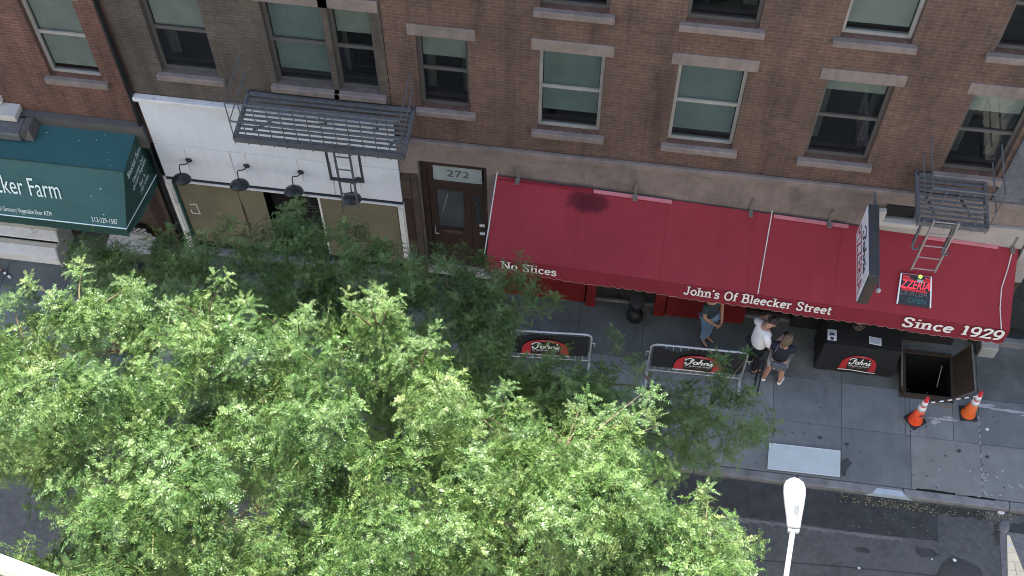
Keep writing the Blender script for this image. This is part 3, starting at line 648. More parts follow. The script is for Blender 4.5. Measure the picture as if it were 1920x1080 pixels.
# white painted band above the right of the awning
MB().hexa([(4.40,13.34,3.28),(6.84,13.34,3.16),(6.84,13.395,3.16),(4.40,13.395,3.28)],[(4.40,13.34,3.62),(6.84,13.34,3.72),(6.84,13.395,3.72),(4.40,13.395,3.62)]).build('white_band', M['stone'], Cb)
sl_ = MB(); sl_.box((4.30,13.22,3.56),(5.0,13.335,3.66)); sl_.box((4.30,13.24,3.662),(4.42,13.335,3.92)); sl_.box((4.92,13.24,3.662),(5.0,13.335,3.86)); sl_.build('vent_surround', M['pale_stone'], Cb, bevel=.01)
MB().box((4.43,13.37,3.664),(4.91,13.393,3.95)).build('vent_opening', M['dark'], Cb)
# door bay 272
MB().box((-3.78,13.37,0),(-3.62,13.395,3.34)).build('brown_pilaster', M['brown_trim'], Cb)
MB().box((-3.60,13.34,0),(-3.475,13.395,3.36)).build('brown_pilaster', M['brown_trim'], Cb, bevel=.01)
MB().box((-3.76,13.355,1.3),(-3.64,13.368,2.6)).build('pilaster_panel', M['brown_wood'], Cb)
dr = MB(); dy = 13.6
dr.box((-3.465,dy-.06,.2),(-3.36,dy+.04,3.73)); dr.box((-2.35,dy-.06,.2),(-2.275,dy+.04,3.73)); dr.box((-3.36,dy-.06,2.84),(-2.35,dy+.04,3.02)); dr.box((-3.36,dy-.06,3.46),(-2.35,dy+.04,3.73)); dr.box((-3.36,dy-.04,3.02),(-3.24,dy+.02,3.46))
dfr = dr.build('door_frame', M['brown_wood'], Cb, bevel=.006)
d = MB(); d.box((-3.355,dy,.22),(-3.22,dy+.05,2.835)); d.box((-2.74,dy,.22),(-2.60,dy+.05,2.835)); d.box((-3.22,dy,2.68),(-2.74,dy+.05,2.835)); d.box((-3.22,dy,1.32),(-2.74,dy+.05,1.5)); d.box((-3.22,dy+.012,.22),(-2.74,dy+.04,1.32))
door = d.build('door', M['brown_wood'], Cb)
MB().box((-3.22,dy+.02,1.5),(-2.74,dy+.026,2.68)).build('door_glass', M['pane_door'], door)
MB().box((-3.18,dy-.03,1.36),(-2.78,dy-.002,1.46)).build('mail_flap', M['brown_trim'], door)
pp = MB(); pp.bar((-3.02,dy+.012,2.55),(-3.14,dy+.012,1.95),.012,.004,(0,1,0)); pp.build('glass_streak', M['frame_pale'], door)
hd = MB(); hd.tube([(-3.29,dy-.002,1.5),(-3.29,dy-.06,1.5),(-3.29,dy-.06,1.36),(-3.22,dy-.06,1.34)], .012, 6); hd.build('handle', M['galv'], door)
s2 = MB(); s2.box((-2.595,dy,.22),(-2.36,dy+.05,2.835)); sdl = s2.build('side_light', M['brown_wood'], Cb)
MB().box((-2.54,dy-.004,1.75),(-2.42,dy-.001,2.6)).build('pane', M['pane_dark'], sdl)
MB().box((-2.46,dy-.02,1.66),(-2.365,dy-.002,1.73)).build('mail_slot', M['white_paint'], sdl)
MB().box((-2.46,dy-.02,1.40),(-2.365,dy-.002,1.47)).build('mail_slot', M['white_paint'], sdl)
tr = MB().box((-3.24,dy-.045,3.03),(-2.38,dy-.035,3.455)).build('transom_glass', M['pane_frost'], Cb)
V, F = bfont('272'); place2d(MB(), V, F, (-3.00,dy-.047,3.17), (1,0,0), (0,0,1), .40, .19).build('house_number', M['ink'], tr, solid=False)
MB().box((-3.5,13.42,0),(-2.24,13.60,.14)).build('door_step', M['black'], Cb)
MB().box((-3.5,13.405,.141),(-2.24,13.62,.20)).build('marble_sill', M['pale_stone'], Cb, bevel=.006)
# pizzeria front under the awning
sf = MB(); sf.box((-2.0,13.30,.0),(6.5,13.34,.08)); sf.build('shop_step', M['kerb'], Cb)
for x0, x1, y in ((-1.98,-.40,13.22),(-.38,-.20,13.14),(.92,1.12,13.10),(1.14,2.62,13.14)):
    MB().box((x0,y,.0),(x1,13.45,1.02 if x1-x0 > .5 else 2.9)).build('red_bulkhead', M['red_base'], Cb, bevel=.01)
for x0, x1 in ((-1.98,-.40),(1.14,2.62)):
    MB().box((x0,13.42,1.03),(x1,13.44,2.85)).build('shop_window', M['pane_dark'], Cb)
MB().box((-1.98,13.36,2.86),(6.5,13.5,3.08)).build('shop_fascia', M['red_base'], Cb)
MB().box((-.2,14.2,0),(.92,14.25,2.85)).build('entrance_door', M['dark'], Cb)
MB().box((2.63,13.46,0),(3.5,13.5,2.85)).build('dark_door', M['brown_wood'], Cb)
MB().box((3.52,13.40,0),(6.5,13.48,2.85)).build('dark_shop_front', M['black_cloth'], Cb)
MB().box((3.52,13.20,0),(6.55,13.39,.42)).build('shop_ledge', M['dark'], Cb, bevel=.01)
# ---- D : next house
D = thing('building', 'blue grey house cut by the right edge beyond the pizzeria', 'building', (9,YF,0))
wD = [(7.9,8.8,4.9,6.7),(7.9,8.8,8.0,9.7),(10,10.9,4.9,6.7)]
facade(6.85,14,-.1,HB-.2, wD+[(7.15,12,-.02,3.0)]).build('wall', M['brickD'], D, solid=False)
for o in wD: window(D, *o)
core(D, 6.85, 14, HB-.2)
MB().box((6.86,13.3,2.2),(7.14,13.395,3.9)).build('white_pilaster', M['stone'], D, bevel=.01)
MB().box((6.86,13.32,.0),(7.14,13.395,2.19)).build('brown_pilaster', M['brown_trim'], D)
MB().box((7.16,13.5,0.2),(12,13.55,3.0)).build('shop_window', M['pane_dark'], D)
MB().box((7.0,13.28,.0),(12,13.395,.2)).build('shop_plinth', M['kerb'], D, bevel=.01)
"""blue-grey brick return at the right end of the pizzeria house"""
MB().box((5.98,13.36,4.4),(6.84,13.398,HB)).build('painted_brick_strip', M['brickD'], Cb)

# ================================================================== RED AWNING
RA = thing('awning', 'long red canvas awning of the pizzeria with scalloped valance', 'awning', (2.3,13.3,3.3))
def wallz(x): return 3.60 + (3.15-3.60)*(x+2.10)/8.89
def foldz(x): return 2.93 + (2.46-2.93)*(x+2.12)/8.88
def valz(x): return 2.55 + (2.00-2.55)*(x+2.12)/9.0
FY, VY = 12.15, 12.135
XL, XR = -2.10, 6.80
def aw(x, t, lift=0):                                      # point on the sloping canvas, t 0 at the wall .. 1 at the fold
    sag = .012*math.sin(PI*t) + .006*math.sin(x*2.9+1)*math.sin(PI*t)
    y = 13.36 + (FY-13.36)*t; z = wallz(x) + (foldz(x)-wallz(x))*t - sag
    return Vector((x, y - lift*.55, z + lift*.83))
b = MB(); nx, nt_ = 48, 10
for i in range(nx+1):
    for j in range(nt_+1): b.v.append(aw(XL+(XR-XL)*i/nx, j/nt_))
for i in range(nx):
    for j in range(nt_): b.f.append((i*(nt_+1)+j, i*(nt_+1)+j+1, (i+1)*(nt_+1)+j+1, (i+1)*(nt_+1)+j))
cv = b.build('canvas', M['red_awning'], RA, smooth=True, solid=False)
b = MB(); tr = MB(); N = 48 * 6; per = (XR-XL)/49
pts = []
for i in range(N+1):
    x = XL+.01 + (XR-XL-.0)*i/N; s = abs(math.sin(PI*(x-XL)/per)); zb = valz(x) + .035 - .055*s**.7
    wob = .012*math.sin(x*3.1)
    pts.append((x, zb, VY+wob))
    b.v += [Vector((x, FY-.004, foldz(x))), Vector((x, VY+wob*.5, (foldz(x)+zb)/2)), Vector((x, VY+wob, zb))]
for i in range(N):
    b.f += [(3*i,3*i+1,3*i+4,3*i+3),(3*i+1,3*i+2,3*i+5,3*i+4)]
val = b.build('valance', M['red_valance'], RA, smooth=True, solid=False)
for i in range(N):
    (x0,z0,y0),(x1,z1,y1) = pts[i], pts[i+1]
    tr.add([(x0,y0-.006,z0),(x1,y1-.006,z1),(x1,y1-.006,z1+.014),(x0,y0-.006,z0+.014)], [(0,1,2,3)])
tr.build('scallop_trim', M['trim'], val, solid=False)
for x, nm in ((XL, 'end_panel'), (XR, 'end_panel')):
    MB().plate([aw(x,0)+Vector((0,.03,0)), aw(x,.5), Vector((x,FY,foldz(x))), Vector((x,VY,valz(x)+.03)), Vector((x,13.36,valz(x)+.1))], (.004 if x < 0 else -.004,0,0)).build(nm, M['red_valance'], RA)
rod = MB(); rod.tube([(XL+.03,VY+.05,valz(XL)+.12),(XR-.03,VY+.05,valz(XR)+.12)], .018, 6)
for x in (XL+.05, 0, 2.5, 4.6, XR-.05): rod.tube([(x,VY+.06,valz(x)+.12),(x,13.38,wallz(x)-.5)], .016, 6)
rod.build('awning_frame', M['galv'], RA)
def onslope(pts, r, name, m):
    mb = MB(); mb.tube(pts, r, 6); return mb.build(name, m, RA)
onslope([aw(2.62,-.06,.012)]+[aw(2.62-.085*i/8, i/8*.99, .012) for i in range(9)], .010, 'white_piping', M['piping'])
onslope([aw(XL+.02,-.05,.015)]+[aw(XL+.01-.05*i/6, i/6*.97, .015) for i in range(7)], .010, 'white_piping', M['piping'])
onslope([aw(6.72,-.06,.015), aw(6.66,.25,.015), aw(6.585,.5,.03), aw(6.60,.75,.015), aw(6.655,1.0,.015)], .010, 'white_piping', M['piping'])
for x in (-.62,.86,2.34,3.82,5.30):
    q = MB()
    for i in range(12):
        a, d = aw(x,i/12,.0045), aw(x,(i+1)/12,.0045); q.add([a-Vector((.012,0,0)), a+Vector((.012,0,0)), d+Vector((.012,0,0)), d-Vector((.012,0,0))], [(0,1,2,3)])
    q.build('canvas_seam', M['red_awning'], cv, solid=False)
# rolled pink edge pieces and iron straps along the wall line
for x0, x1 in ((-.42,.27),(.31,.92),(2.66,3.55),(3.62,3.92),(5.22,6.45)):
    MB().hexa([(x0,13.285,wallz(x0)-.002),(x1,13.285,wallz(x1)-.002),(x1,13.335,wallz(x1)+.02),(x0,13.335,wallz(x0)+.02)],[(x0,13.29,wallz(x0)+.022),(x1,13.29,wallz(x1)+.022),(x1,13.335,wallz(x1)+.04),(x0,13.335,wallz(x0)+.04)]).build('pink_edging', M['pink'], RA)
for x in (-1.72,.29,2.26,3.59,6.68):
    q = MB(); q.box((x-.022,13.335,wallz(x)+.0),(x+.022,13.36,wallz(x)+.34)); q.box((x-.035,13.2,wallz(x)+.045),(x+.035,13.33,wallz(x)+.075)); q.build('wall_bracket', M['hatch_edge'], RA)
MB().box((-2.1,13.30,wallz(2)-.08),(-.45,13.335,wallz(-1.3)+.015)).build('head_board', M['red_valance'], RA)
# lettering on the valance
def vtext(s, xa, za, xb, zb, h, w=.165):
    V, F = slabtext(s, w); y = VY-.022
    return place2d(MB(), V, F, (xa,y,za), (xb-xa,0,zb-za), (0,.03,1), math.hypot(xb-xa, zb-za), h, .004).build('lettering', M['letter'], RA, solid=False)
vtext('No Slices', -1.86, 2.665, -.89, 2.615, .235)
vtext("John's Of Bleecker Street", 1.30, 2.505, 3.82, 2.375, .27)
vtext('Since 1929', 5.03, 2.275, 6.74, 2.185, .30, .18)

# ================================================================== GREEN AWNING
GA = thing('awning', 'dark green vinyl awning with white grocery lettering', 'awning', (-10,13.3,3))
xl, xr = -13.5, -8.36
TOPB = lambda x: Vector((x,13.38,3.80)); RID = lambda x: Vector((x,12.5,3.745)); BOT = lambda x: Vector((x,12.16,2.5))
b = MB(); xs = [xl+(xr-xl)*i/30 for i in range(31)]
def gx(x, k): return x - (.17*k if x > xr-.01 else 0)
for x in xs: b.v += [TOPB(x)+Vector((0,0,.0)), (TOPB(x)+RID(x))/2 - Vector((0,0,.02+.008*math.sin(x*5))), RID(x)]
for i in range(30): b.f += [(3*i,3*i+1,3*i+4,3*i+3),(3*i+1,3*i+2,3*i+5,3*i+4)]
b.build('top_sheet', M['green_awning'], GA, smooth=True, solid=False)
b = MB()
for x in xs: b.v += [RID(gx(x,.06)), ln(RID(gx(x,.5)), BOT(gx(x,.5)), .5) + Vector((0,.012,0)), BOT(gx(x,1))]
for i in range(30): b.f += [(3*i,3*i+1,3*i+4,3*i+3),(3*i+1,3*i+2,3*i+5,3*i+4)]
fs = b.build('front_sheet', M['green_awning'], GA, solid=False)
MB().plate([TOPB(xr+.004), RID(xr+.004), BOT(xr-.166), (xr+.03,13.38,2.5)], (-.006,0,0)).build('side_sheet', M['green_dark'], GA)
b = MB()
for i, x in enumerate(xs): b.v += [BOT(gx(x,1))+Vector((0,-.002,-.004)), Vector((gx(x,1.3),12.175,2.21+.010*math.sin(x*23)))]
for i in range(30): b.f.append((2*i,2*i+1,2*i+3,2*i+2))
vb = BOT(xr-.17)
b.add([vb+Vector((.002,-.002,-.004)), (xr-.24,12.19,2.2), (xr-.12,12.5,2.19), (xr+.03,13.36,2.26), (xr+.03,13.38,2.495)], [(0,1,2,3,4)])
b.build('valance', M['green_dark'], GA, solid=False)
MB().tube([BOT(xl)+Vector((0,-.012,0)), BOT(xr-.17)+Vector((.004,-.012,0)), Vector((xr+.04,13.37,2.5))], .011, 6).build('white_piping', M['farm_letter'], GA)
MB().tube([RID(xl)+Vector((0,-.006,.004)), RID(xr-.01)+Vector((0,-.006,.004))], .012, 6).build('ridge_seam', M['green_dark'], GA)
fu = RID(0)-BOT(0)
def gtext(s, xright, frac, h, width, m='farm_letter'):
    V, F = bfont(s); o = ln(BOT(xright), RID(xright), frac); o.x = xright-width
    place2d(MB(), V, F, o, (1,0,0), fu, width, h, .012).build('lettering', M[m], GA, solid=False)
gtext('Bleecker Farm', -9.60, .405, .40, 1.66)
gtext('Fresh Deli Grocery Vegetable Beer ATM', -9.86, .075, .105, 1.22)
gtext('212-229-1587', -8.66, .062, .112, .48)
for s, y0, y1, z, dz, h in (('Bleecker Farm',12.54,13.22,3.50,-.26,.14),('Gourmet Deli',12.62,13.2,3.27,-.24,.10),('Grocery Vegetable',12.54,13.26,3.15,-.26,.10),('Beer ATM',12.78,13.18,2.94,-.15,.10),('OPEN 24 HOURS',12.72,13.22,2.80,-.16,.095)):
    V, F = bfont(s); place2d(MB(), V, F, (xr+.008,y0,z-.02), (0,y1-y0,-.05), (0,.05,1), y1-y0, h, .006).build('lettering', M['farm_letter'], GA, solid=False)
sp = MB()
for x, t in ((-9.0,.35),(-8.75,.6),(-8.7,.75),(-8.95,.8),(-8.62,.9),(-9.9,.3),(-10.1,.5),(-8.9,.2),(-9.3,.4)):
    q = TOPB(x).lerp(RID(x), t); sp.ball(q-Vector((0,0,.012)), random.uniform(.006,.012), 6, 4)
for x, t in ((-9.05,.5),(-8.85,.35),(-8.9,.8)):
    q = RID(x).lerp(BOT(x), t); sp.ball(q+Vector((0,.008,0)), random.uniform(.010,.016), 6, 4)
tag(sp.build('droppings', M['white_scrap'], GA), kind='stuff')

# ================================================================== SHOP FRONT FITTINGS
# gooseneck lamps on the white sign band
def gooseneck():
    t = thing('gooseneck_lamp', 'black gooseneck lamp', 'wall lamp', (0,0,0), 'gooseneck lamps along the white sign band')
    MB().lathe([(.055,0),(.06,.012),(.03,.03),(.02,.05)], 14, (0,0,0), Matrix.Rotation(R(90),3,'X')).build('wall_plate', M['black'], t, smooth=False)
    MB().tube([(0,-.03,0),(-.03,-.08,-.02),(-.07,-.13,.02),(-.085,-.19,.10),(-.075,-.26,.13),(-.06,-.31,.09),(-.055,-.33,.03)], .011, 7).build('arm', M['black'], t)
    rot = Matrix.Rotation(R(-18),3,'X')
    sh = MB().lathe([(.172,-.075),(.170,-.06),(.145,-.02),(.09,.012),(.045,.03),(.03,.06),(.012,.065)], 24, (-.055,-.34,-.04), rot).build('shade', M['black'], t, smooth=True)
    MB().ball((-.055,-.36,-.11), .045, 10, 6).build('bulb', M['frame_pale'], sh)
    return t
gl = gooseneck()
for i, (x, z, lab) in enumerate(((-7.575,3.13,'black gooseneck lamp nearest the green awning on the white sign band'),(-6.53,3.15,'black gooseneck lamp beside the panel seam, second from the green awning'),(-5.56,3.14,'black gooseneck lamp between the panel seam lamp and the drop ladder'),(-4.53,3.12,'black gooseneck lamp hanging behind the foot of the drop ladder'))):
    o = gl if i == 0 else copy_tree(gl)
    o.location = (x, 13.325, z); o['label'] = lab; WL[o.name] = Vector(o.location)

# fire escapes
def fire_escape(x0, x1, z, yo, label, lad, fr, group='fire escapes hung on the facades'):
    t = thing('fire_escape', label, 'fire escape', ((x0+x1)/2,13.4,z), group)
    f = MB()
    for y in (yo, 13.33): f.bar((x0,y,z),(x1,y,z),.05,.10)
    for x in (x0, x1): f.bar((x,yo,z),(x,13.39,z),.05,.10)
    f.build('platform_frame', M['iron'], t)
    n = max(4, int((13.30-yo)/.085)); pr = None
    for k in range(n):
        y = yo+.06+(13.30-yo-.06)*k/(n-1)
        if pr is None: pr = MB().bar((x0+.03,y,z+.035),(x1-.03,y,z+.035),.045,.012).build('slat', M['iron'], t); y00 = y
        else: o = pr.copy(); COL.objects.link(o); o.location = (0,y-y00,0)
    r = MB()
    for h in (.45,.9): r.tube([(x0,13.38,z+h),(x0,yo,z+h),(x1,yo,z+h),(x1,13.38,z+h)], .016, 6)
    r.build('hand_rail', M['iron'], t)
    pk = None; m = int((x1-x0)/.20)
    for k in range(m+1):
        x = x0+(x1-x0)*k/m
        if pk is None: pk = MB().bar((x,yo,z-.11),(x,yo,z+.9),.014).build('picket', M['iron'], t); xx = x
        else: o = pk.copy(); COL.objects.link(o); o.location = (x-xx,0,0)
    for x in (x0+.25, x1-.25): MB().bar((x,13.39,z-.75 if x1-x0>2 else z-.5),(x,yo+.25,z-.03),.035).build('bracket', M['iron'], t)
    lx0, lx1, lz0, lz1, ly = lad
    for i, x in enumerate((lx0, lx1)):
        MB().bar((x,ly,lz0),(x,ly,lz1),.028,.040).build('ladder_stile', M['iron' if fr else 'ladder_paint'], t)
    q = lz0+.03
    while q < lz1:
        MB().tube([(lx0,ly,q),(lx1,ly,q)], .012, 6).build('ladder_rung', M['iron' if fr else 'ladder_paint'], t); q += .335
    return t
fe = fire_escape(-6.15,-3.42,5.15,12.4,'grey iron fire escape with drop ladder over the white shop front',(-4.55,-4.30,3.60,5.3,12.40),True)
q = MB(); q.bar((-4.67,12.38,4.38),(-4.67,12.38,5.1),.03,.045); q.bar((-4.14,12.38,4.40),(-4.14,12.38,5.1),.03,.045); q.bar((-4.69,12.38,4.38),(-4.12,12.38,4.40),.035,.05)
q.build('ladder_guide', M['iron_dark'], fe)
for x in (-4.92,-4.05):
    q = MB(); q.bar((x,13.3,4.62),(x,12.9,5.1),.03); q.bar((x,13.3,4.62),(x,13.3,5.1),.03); q.build('strut', M['iron_dark'], fe)
fe2 = fire_escape(4.66,5.72,4.88,12.42,'weathered iron fire escape with rusty ladder over the right of the red awning',(4.88,5.26,3.60,5.0,12.40),False)
for x, z in ((4.73,4.28),(5.22,4.20)):
    q = MB(); q.bar((x,12.42,z),(x,12.42,5.0),.03,.06); q.tube([(x-.01,12.40,z),(x+.02,12.36,z-.05),(x+.09,12.36,z-.04),(x+.09,12.38,z+.05)], .022, 6); q.build('ladder_hook', M['iron'], fe2)

# blade sign
BS = thing('blade_sign', 'white pizzeria blade sign with dark sides standing out over the red awning', 'sign', (4.1,13.3,3.6))
x0, x1, ya, yb, z0, z1 = 4.0, 4.17, 11.62, 12.98, 3.60, 4.46
MB().box((x0,ya,z0),(x1,yb,z1)).build('sign_box', M['iron_dark'], BS, bevel=.01)
face = MB().box((x0-.012,ya+.025,z0+.025),(x0-.001,yb-.02,z1-.02)).build('sign_face', M['sheet_border'], BS)
MB().box((x0+.05,ya-.004,z0+.06),(x1-.03,ya-.001,z1-.2)).build('edge_panel', M['brown_trim'], BS)
V, F = bfont('PIZZERIA'); place2d(MB(), V, F, (x0-.012,yb-.08,z0+.08), (0,-1,0), (0,0,1), 1.18, .34).build('lettering', M['logo_red'], face, solid=False)
V, F = script_johns(.12); place2d(MB(), V, F, (x0-.012,yb-.30,z0+.50), (0,-1,0), (0,0,1), .85, .28).build('lettering', M['ink'], face, solid=False)
br = MB(); br.bar((4.14,12.98,3.75),(4.14,13.4,3.75),.04); br.bar((4.14,12.98,4.3),(4.14,13.4,4.3),.04); br.tube([(4.26,13.35,3.95),(4.27,12.4,3.92),(4.27,11.75,3.9)], .022, 6); br.build('bracket', M['iron'], BS)
MB().ball((4.27,11.72,3.9), .045, 8, 6).build('end_knob', M['chalk'], BS)

# LED sign lying on the awning slope
def tof(y): return (13.36-y)/(13.36-FY)
LS = thing('led_sign', 'framed red LED sign lying on the slope of the red awning', 'LED sign', (5.15,12.5,2.85))
E0, E1 = aw(4.87,tof(12.31),.035), aw(5.43,tof(12.31),.035); E3, E2 = aw(4.89,tof(12.77),.035), aw(5.39,tof(12.77),.035)
up_ = (E3-E0).normalized(); rt = (E1-E0).normalized(); nn = rt.cross(up_)
MB().plate([E0,E1,E2,E3], -nn*.03).build('panel', M['black'], LS)
for a, b_ in ((E0,E3),(E1,E2)): MB().bar(a+nn*.008,b_+nn*.008,.022,.03,nn).build('side_frame', M['sheet_border'], LS)
MB().bar(E3+nn*.008,E2+nn*.008,.012,.02,nn).build('top_frame', M['pink'], LS)
def led(s, fx, fy, wd, h, m, sh=.18):
    V, F = bfont(s); place2d(MB(), V, F, E0+rt*fx*.56+up_*fy*.55, rt, up_, wd, h, .006, sh).build('lettering', M[m], LS, solid=False)
led('ZZERIA', .03, .52, .49, .14, 'led_red'); led('DI ALBA', .05, .30, .46, .10, 'led_grey'); led('OPEN', .30, .08, .30, .09, 'led_teal')
q = MB(); 
for fx, fy, l in ((.06,.80,.17),(.06,.88,.12),(.66,.80,.14),(.72,.88,.09),(.08,.48,.42)): q.bar(E0+rt*fx*.56+up_*fy*.55+nn*.008, E0+rt*(fx*.56+l)+up_*(fy*.55-.012)+nn*.008, .035, .006, nn)
q.build('red_strips', M['led_dim'], LS)
MB().ball(E3+rt*.32+nn*.02-up_*.02, .035, 8, 6).build('green_bulb', M['led_green'], LS)
q = MB(); q.bar(E0+rt*.28+up_*.43+nn*.008, E0+rt*.40+up_*.43+nn*.008, .05, .006, nn); q.build('led_strip', M['chalk'], LS)

# ================================================================== STREET THINGS
def arch_logo(parent, O, Rv, Uv, wd, h, wave=.02):
    O, Rv, Uv = Vector(O), Vector(Rv).normalized(), Vector(Uv).normalized(); N = Rv.cross(Uv)
    def P(x, y, l): return O + Rv*(x*wd) + Uv*(y*h) + N*l
    pts = [(.0,.04)]+[(.5-.5*math.cos(PI*k/18), .06+.90*math.sin(PI*k/18)**.62) for k in range(19)]+[(1,.04)]
    MB().plate([P(x,y,.006) for x,y in pts], -N*.004).build('logo_arch', M['logo_red'], parent)
    blk = [(.20,.06),(.80,.06),(.83,.45),(.80,.74),(.66,.80),(.40,.84),(.24,.84),(.19,.62)]
    MB().plate([P(x,y,.009) for x,y in blk], -N*.002).build('logo_panel', M['black_cloth'], parent)
    V, F = script_johns(.13); place2d(MB(), V, F, P(.20,.40,0), Rv, Uv, .62*wd, .42*h, .012).build('logo_name', M['letter'], parent, solid=False)
    V, F = bfont('OF BLEECKER STREET'); place2d(MB(), V, F, P(.22,.27,0), Rv, Uv, .58*wd, .085*h, .012).build('logo_line', M['letter'], parent, solid=False)
    t = MB()
    for k in range(9): t.add([P(.40+.025*k,.89,.010), P(.42+.025*k,.89,.010), P(.42+.025*k,.93,.010), P(.40+.025*k,.93,.010)], [(0,1,2,3)])
    for k in range(16): t.add([P(.24+.034*k,.19,.0115), P(.262+.034*k,.19,.0115), P(.262+.034*k,.205,.0115), P(.24+.034*k,.205,.0115)], [(0,1,2,3)])
    t.build('logo_small_print', M['trim'], parent, solid=False)
    v = []; n = 14
    for k in range(n+1):
        x = k/n; o = wave*math.sin(x*5.5); v += [P(-.02+1.04*x, o-.012, .012), P(-.02+1.04*x, .045+o-.012, .012)]
    MB().add(v, [(2*i,2*i+2,2*i+3,2*i+1) for i in range(n)]).build('logo_base_line', M['letter'], parent, solid=False)
def barrier(label, xa, ya, xb, yb, logo_x, H=1.17):
    t = thing('crowd_barrier', label, 'crowd barrier', ((xa+xb)/2,(ya+yb)/2,0), 'steel crowd barriers with black banners on the sidewalk')
    A_, B_ = Vector((xa,ya,0)), Vector((xb,yb,0)); d = (B_-A_).normalized(); L = (B_-A_).length; n = Vector((-d.y,d.x,0)); z = Vector((0,0,1))
    def P(s, h, o=0): return A_ + d*s + z*h - n*o
    f = MB(); rr = .12
    loop = [P(0,.12)]+[P(0,H-rr)]+[P(rr-rr*math.cos(a), H-rr+rr*math.sin(a)) for a in (R(30),R(60),R(90))]+[P(L-rr+rr*math.sin(a), H-rr+rr*math.cos(a)) for a in (0,R(30),R(60),R(90))]+[P(L,.12)]
    f.tube(loop, .019, 8); f.tube([P(0,.2),P(L,.2)], .014, 6); f.build('frame', M['galv'], t, smooth=True)
    pr = None; k = 0; m = int(L/.13)
    for k in range(1, m):
        s = L*k/m
        if pr is None: pr = MB().tube([P(s,.2),P(s,H-.02)], .008, 5).build('bar', M['galv'], t); s0 = s
        else: o = pr.copy(); COL.objects.link(o); o.location = d*(s-s0)
    for s in (.0, L):
        q = MB(); q.tube([P(s,.12),P(s,0.02)], .018, 6); q.bar(P(s,.02,-.28),P(s,.02,.28),.05,.02); q.build('foot', M['galv'], t)
    for s in (-.07, L+.07):
        c0 = 0 if s < 0 else L; MB().tube([P(c0,H-.3),P(s,H-.3),P(s,H-.42)], .010, 6).build('hook', M['galv'], t)
    # black banner, its top edge sagging between the ties
    b = MB(); nx = 36; ties = [.05, .10*L, .42*L, .72*L, .97*L]
    def top(s):
        for a, c in zip(ties, ties[1:]):
            if a <= s <= c:
                u = (s-a)/(c-a); return H-.035 - (.11 if a == ties[1] else .015)*math.sin(PI*u)
        return H-.04
    for i in range(nx+1):
        s = .045+(L-.09)*i/nx; tp = top(s); lo = .40+.015*math.sin(s*4.2+1); o = .045+.010*math.sin(s*6)
        b.v += [P(s,tp,.028), P(s,tp*.66+lo*.34,o), P(s,tp*.33+lo*.67,o+.01), P(s,lo,.035+.006*math.sin(s*9))]
    for i in range(nx):
        for j in range(3): b.f.append((4*i+j,4*i+j+1,4*(i+1)+j+1,4*(i+1)+j))
    bn = b.build('banner', M['black_cloth'], t, smooth=True, solid=False)
    arch_logo(bn, P(logo_x-.03,.46,.072), d, z, .86, .58, .012)
    return t
barrier('steel crowd barrier with black banner half hidden by the tree, below No Slices', -2.02, 11.74, -.18, 11.86, .62)
barrier('steel crowd barrier with black banner standing in front of the man in jeans', .90, 11.82, 2.62, 11.86, .48)
# black folding stand at the barrier end
t = thing('folding_stand', 'black folding stand with two thin legs at the end of the barrier', 'stand', (2.9,11.75,0))
for xa, ya in ((2.885,11.70),(2.955,11.68)): MB().bar((xa,ya,0),(xa-.02,11.88,.95),.026,.026).build('leg', M['black'], t)
MB().bar((2.90,11.98,0),(2.90,11.90,.95),.022,.022).build('rear_leg', M['black'], t)
MB().box((2.83,11.875,.93),(2.96,11.905,.99)).build('top_bar', M['black'], t, bevel=.01)

# host table with black cloth
HT = thing('host_table', 'table draped in black cloth with red arch logo under the awning', 'table', (4.7,12.6,0))
b = MB(); yF, yK = 12.36, 13.0; nx = 40
ring_t = []; ring_b = []
for k in range(nx):
    u = k/nx*4; s = u % 1
    if u < 1: px, py, fl = 4.0+1.37*s, yF, 0
    elif u < 2: px, py, fl = 5.37, yF+(yK-yF)*s, 0
    elif u < 3: px, py, fl = 5.37-1.37*s, yK, 0
    else: px, py, fl = 4.0, yK-(yK-yF)*s, 0
    cx_, cy_ = 4.685, 12.68; w_ = 1.03+.02*math.sin(k*2.1)
    ring_t.append((px,py,.98)); ring_b.append((cx_+(px-cx_)*w_, cy_+(py-cy_)*w_, .03))
b.v = [Vector(p) for p in ring_t+ring_b]; b.f = [tuple(range(nx))]+[(i,(i+1)%nx,nx+(i+1)%nx,nx+i) for i in range(nx)]
cl = b.build('cloth', M['black_cloth'], HT)
MB().box((4.02,12.42,.985),(5.36,12.98,1.0)).build('table_top', M['black_cloth'], HT, bevel=.004)
arch_logo(cl, (4.40,yF-.028,.16), (1,0,0), (0,.02,1), .66, .56, .03)
for x, y in ((4.1,12.45),(5.27,12.45),(4.1,12.92),(5.27,12.92)): MB().box((x-.02,y-.02,0),(x+.02,y+.02,.97)).build('leg', M['black'], HT)
s1 = thing('menu_card', 'upright white menu card with dark print at the left of the black table', 'menu card', (4.12,12.5,1.0))
MB().box((4.04,12.42,1.004),(4.20,12.64,1.012)).build('card', M['sheet_border'], s1)
q = MB(); q.box((4.055,12.50,1.013),(4.185,12.63,1.0155)); q.build('print_block', M['paper_sheet'], s1)
q = MB(); q.box((4.08,12.52,1.0165),(4.16,12.57,1.018)); q.lathe([(.035,1.0135),(.035,1.015)], 10, (4.12,12.455,0)); q.build('print_mark', M['ink'], s1)
s1 = thing('menu_card', 'wide pale blue sheet with white border at the right of the black table', 'menu card', (4.9,12.5,1.0))
MB().hexa([(4.785,12.44,1.004),(5.0,12.42,1.004),(5.0,12.57,1.004),(4.785,12.59,1.004)],[(4.785,12.44,1.01),(5.0,12.42,1.01),(5.0,12.57,1.01),(4.785,12.59,1.01)]).build('card', M['sheet_border'], s1)
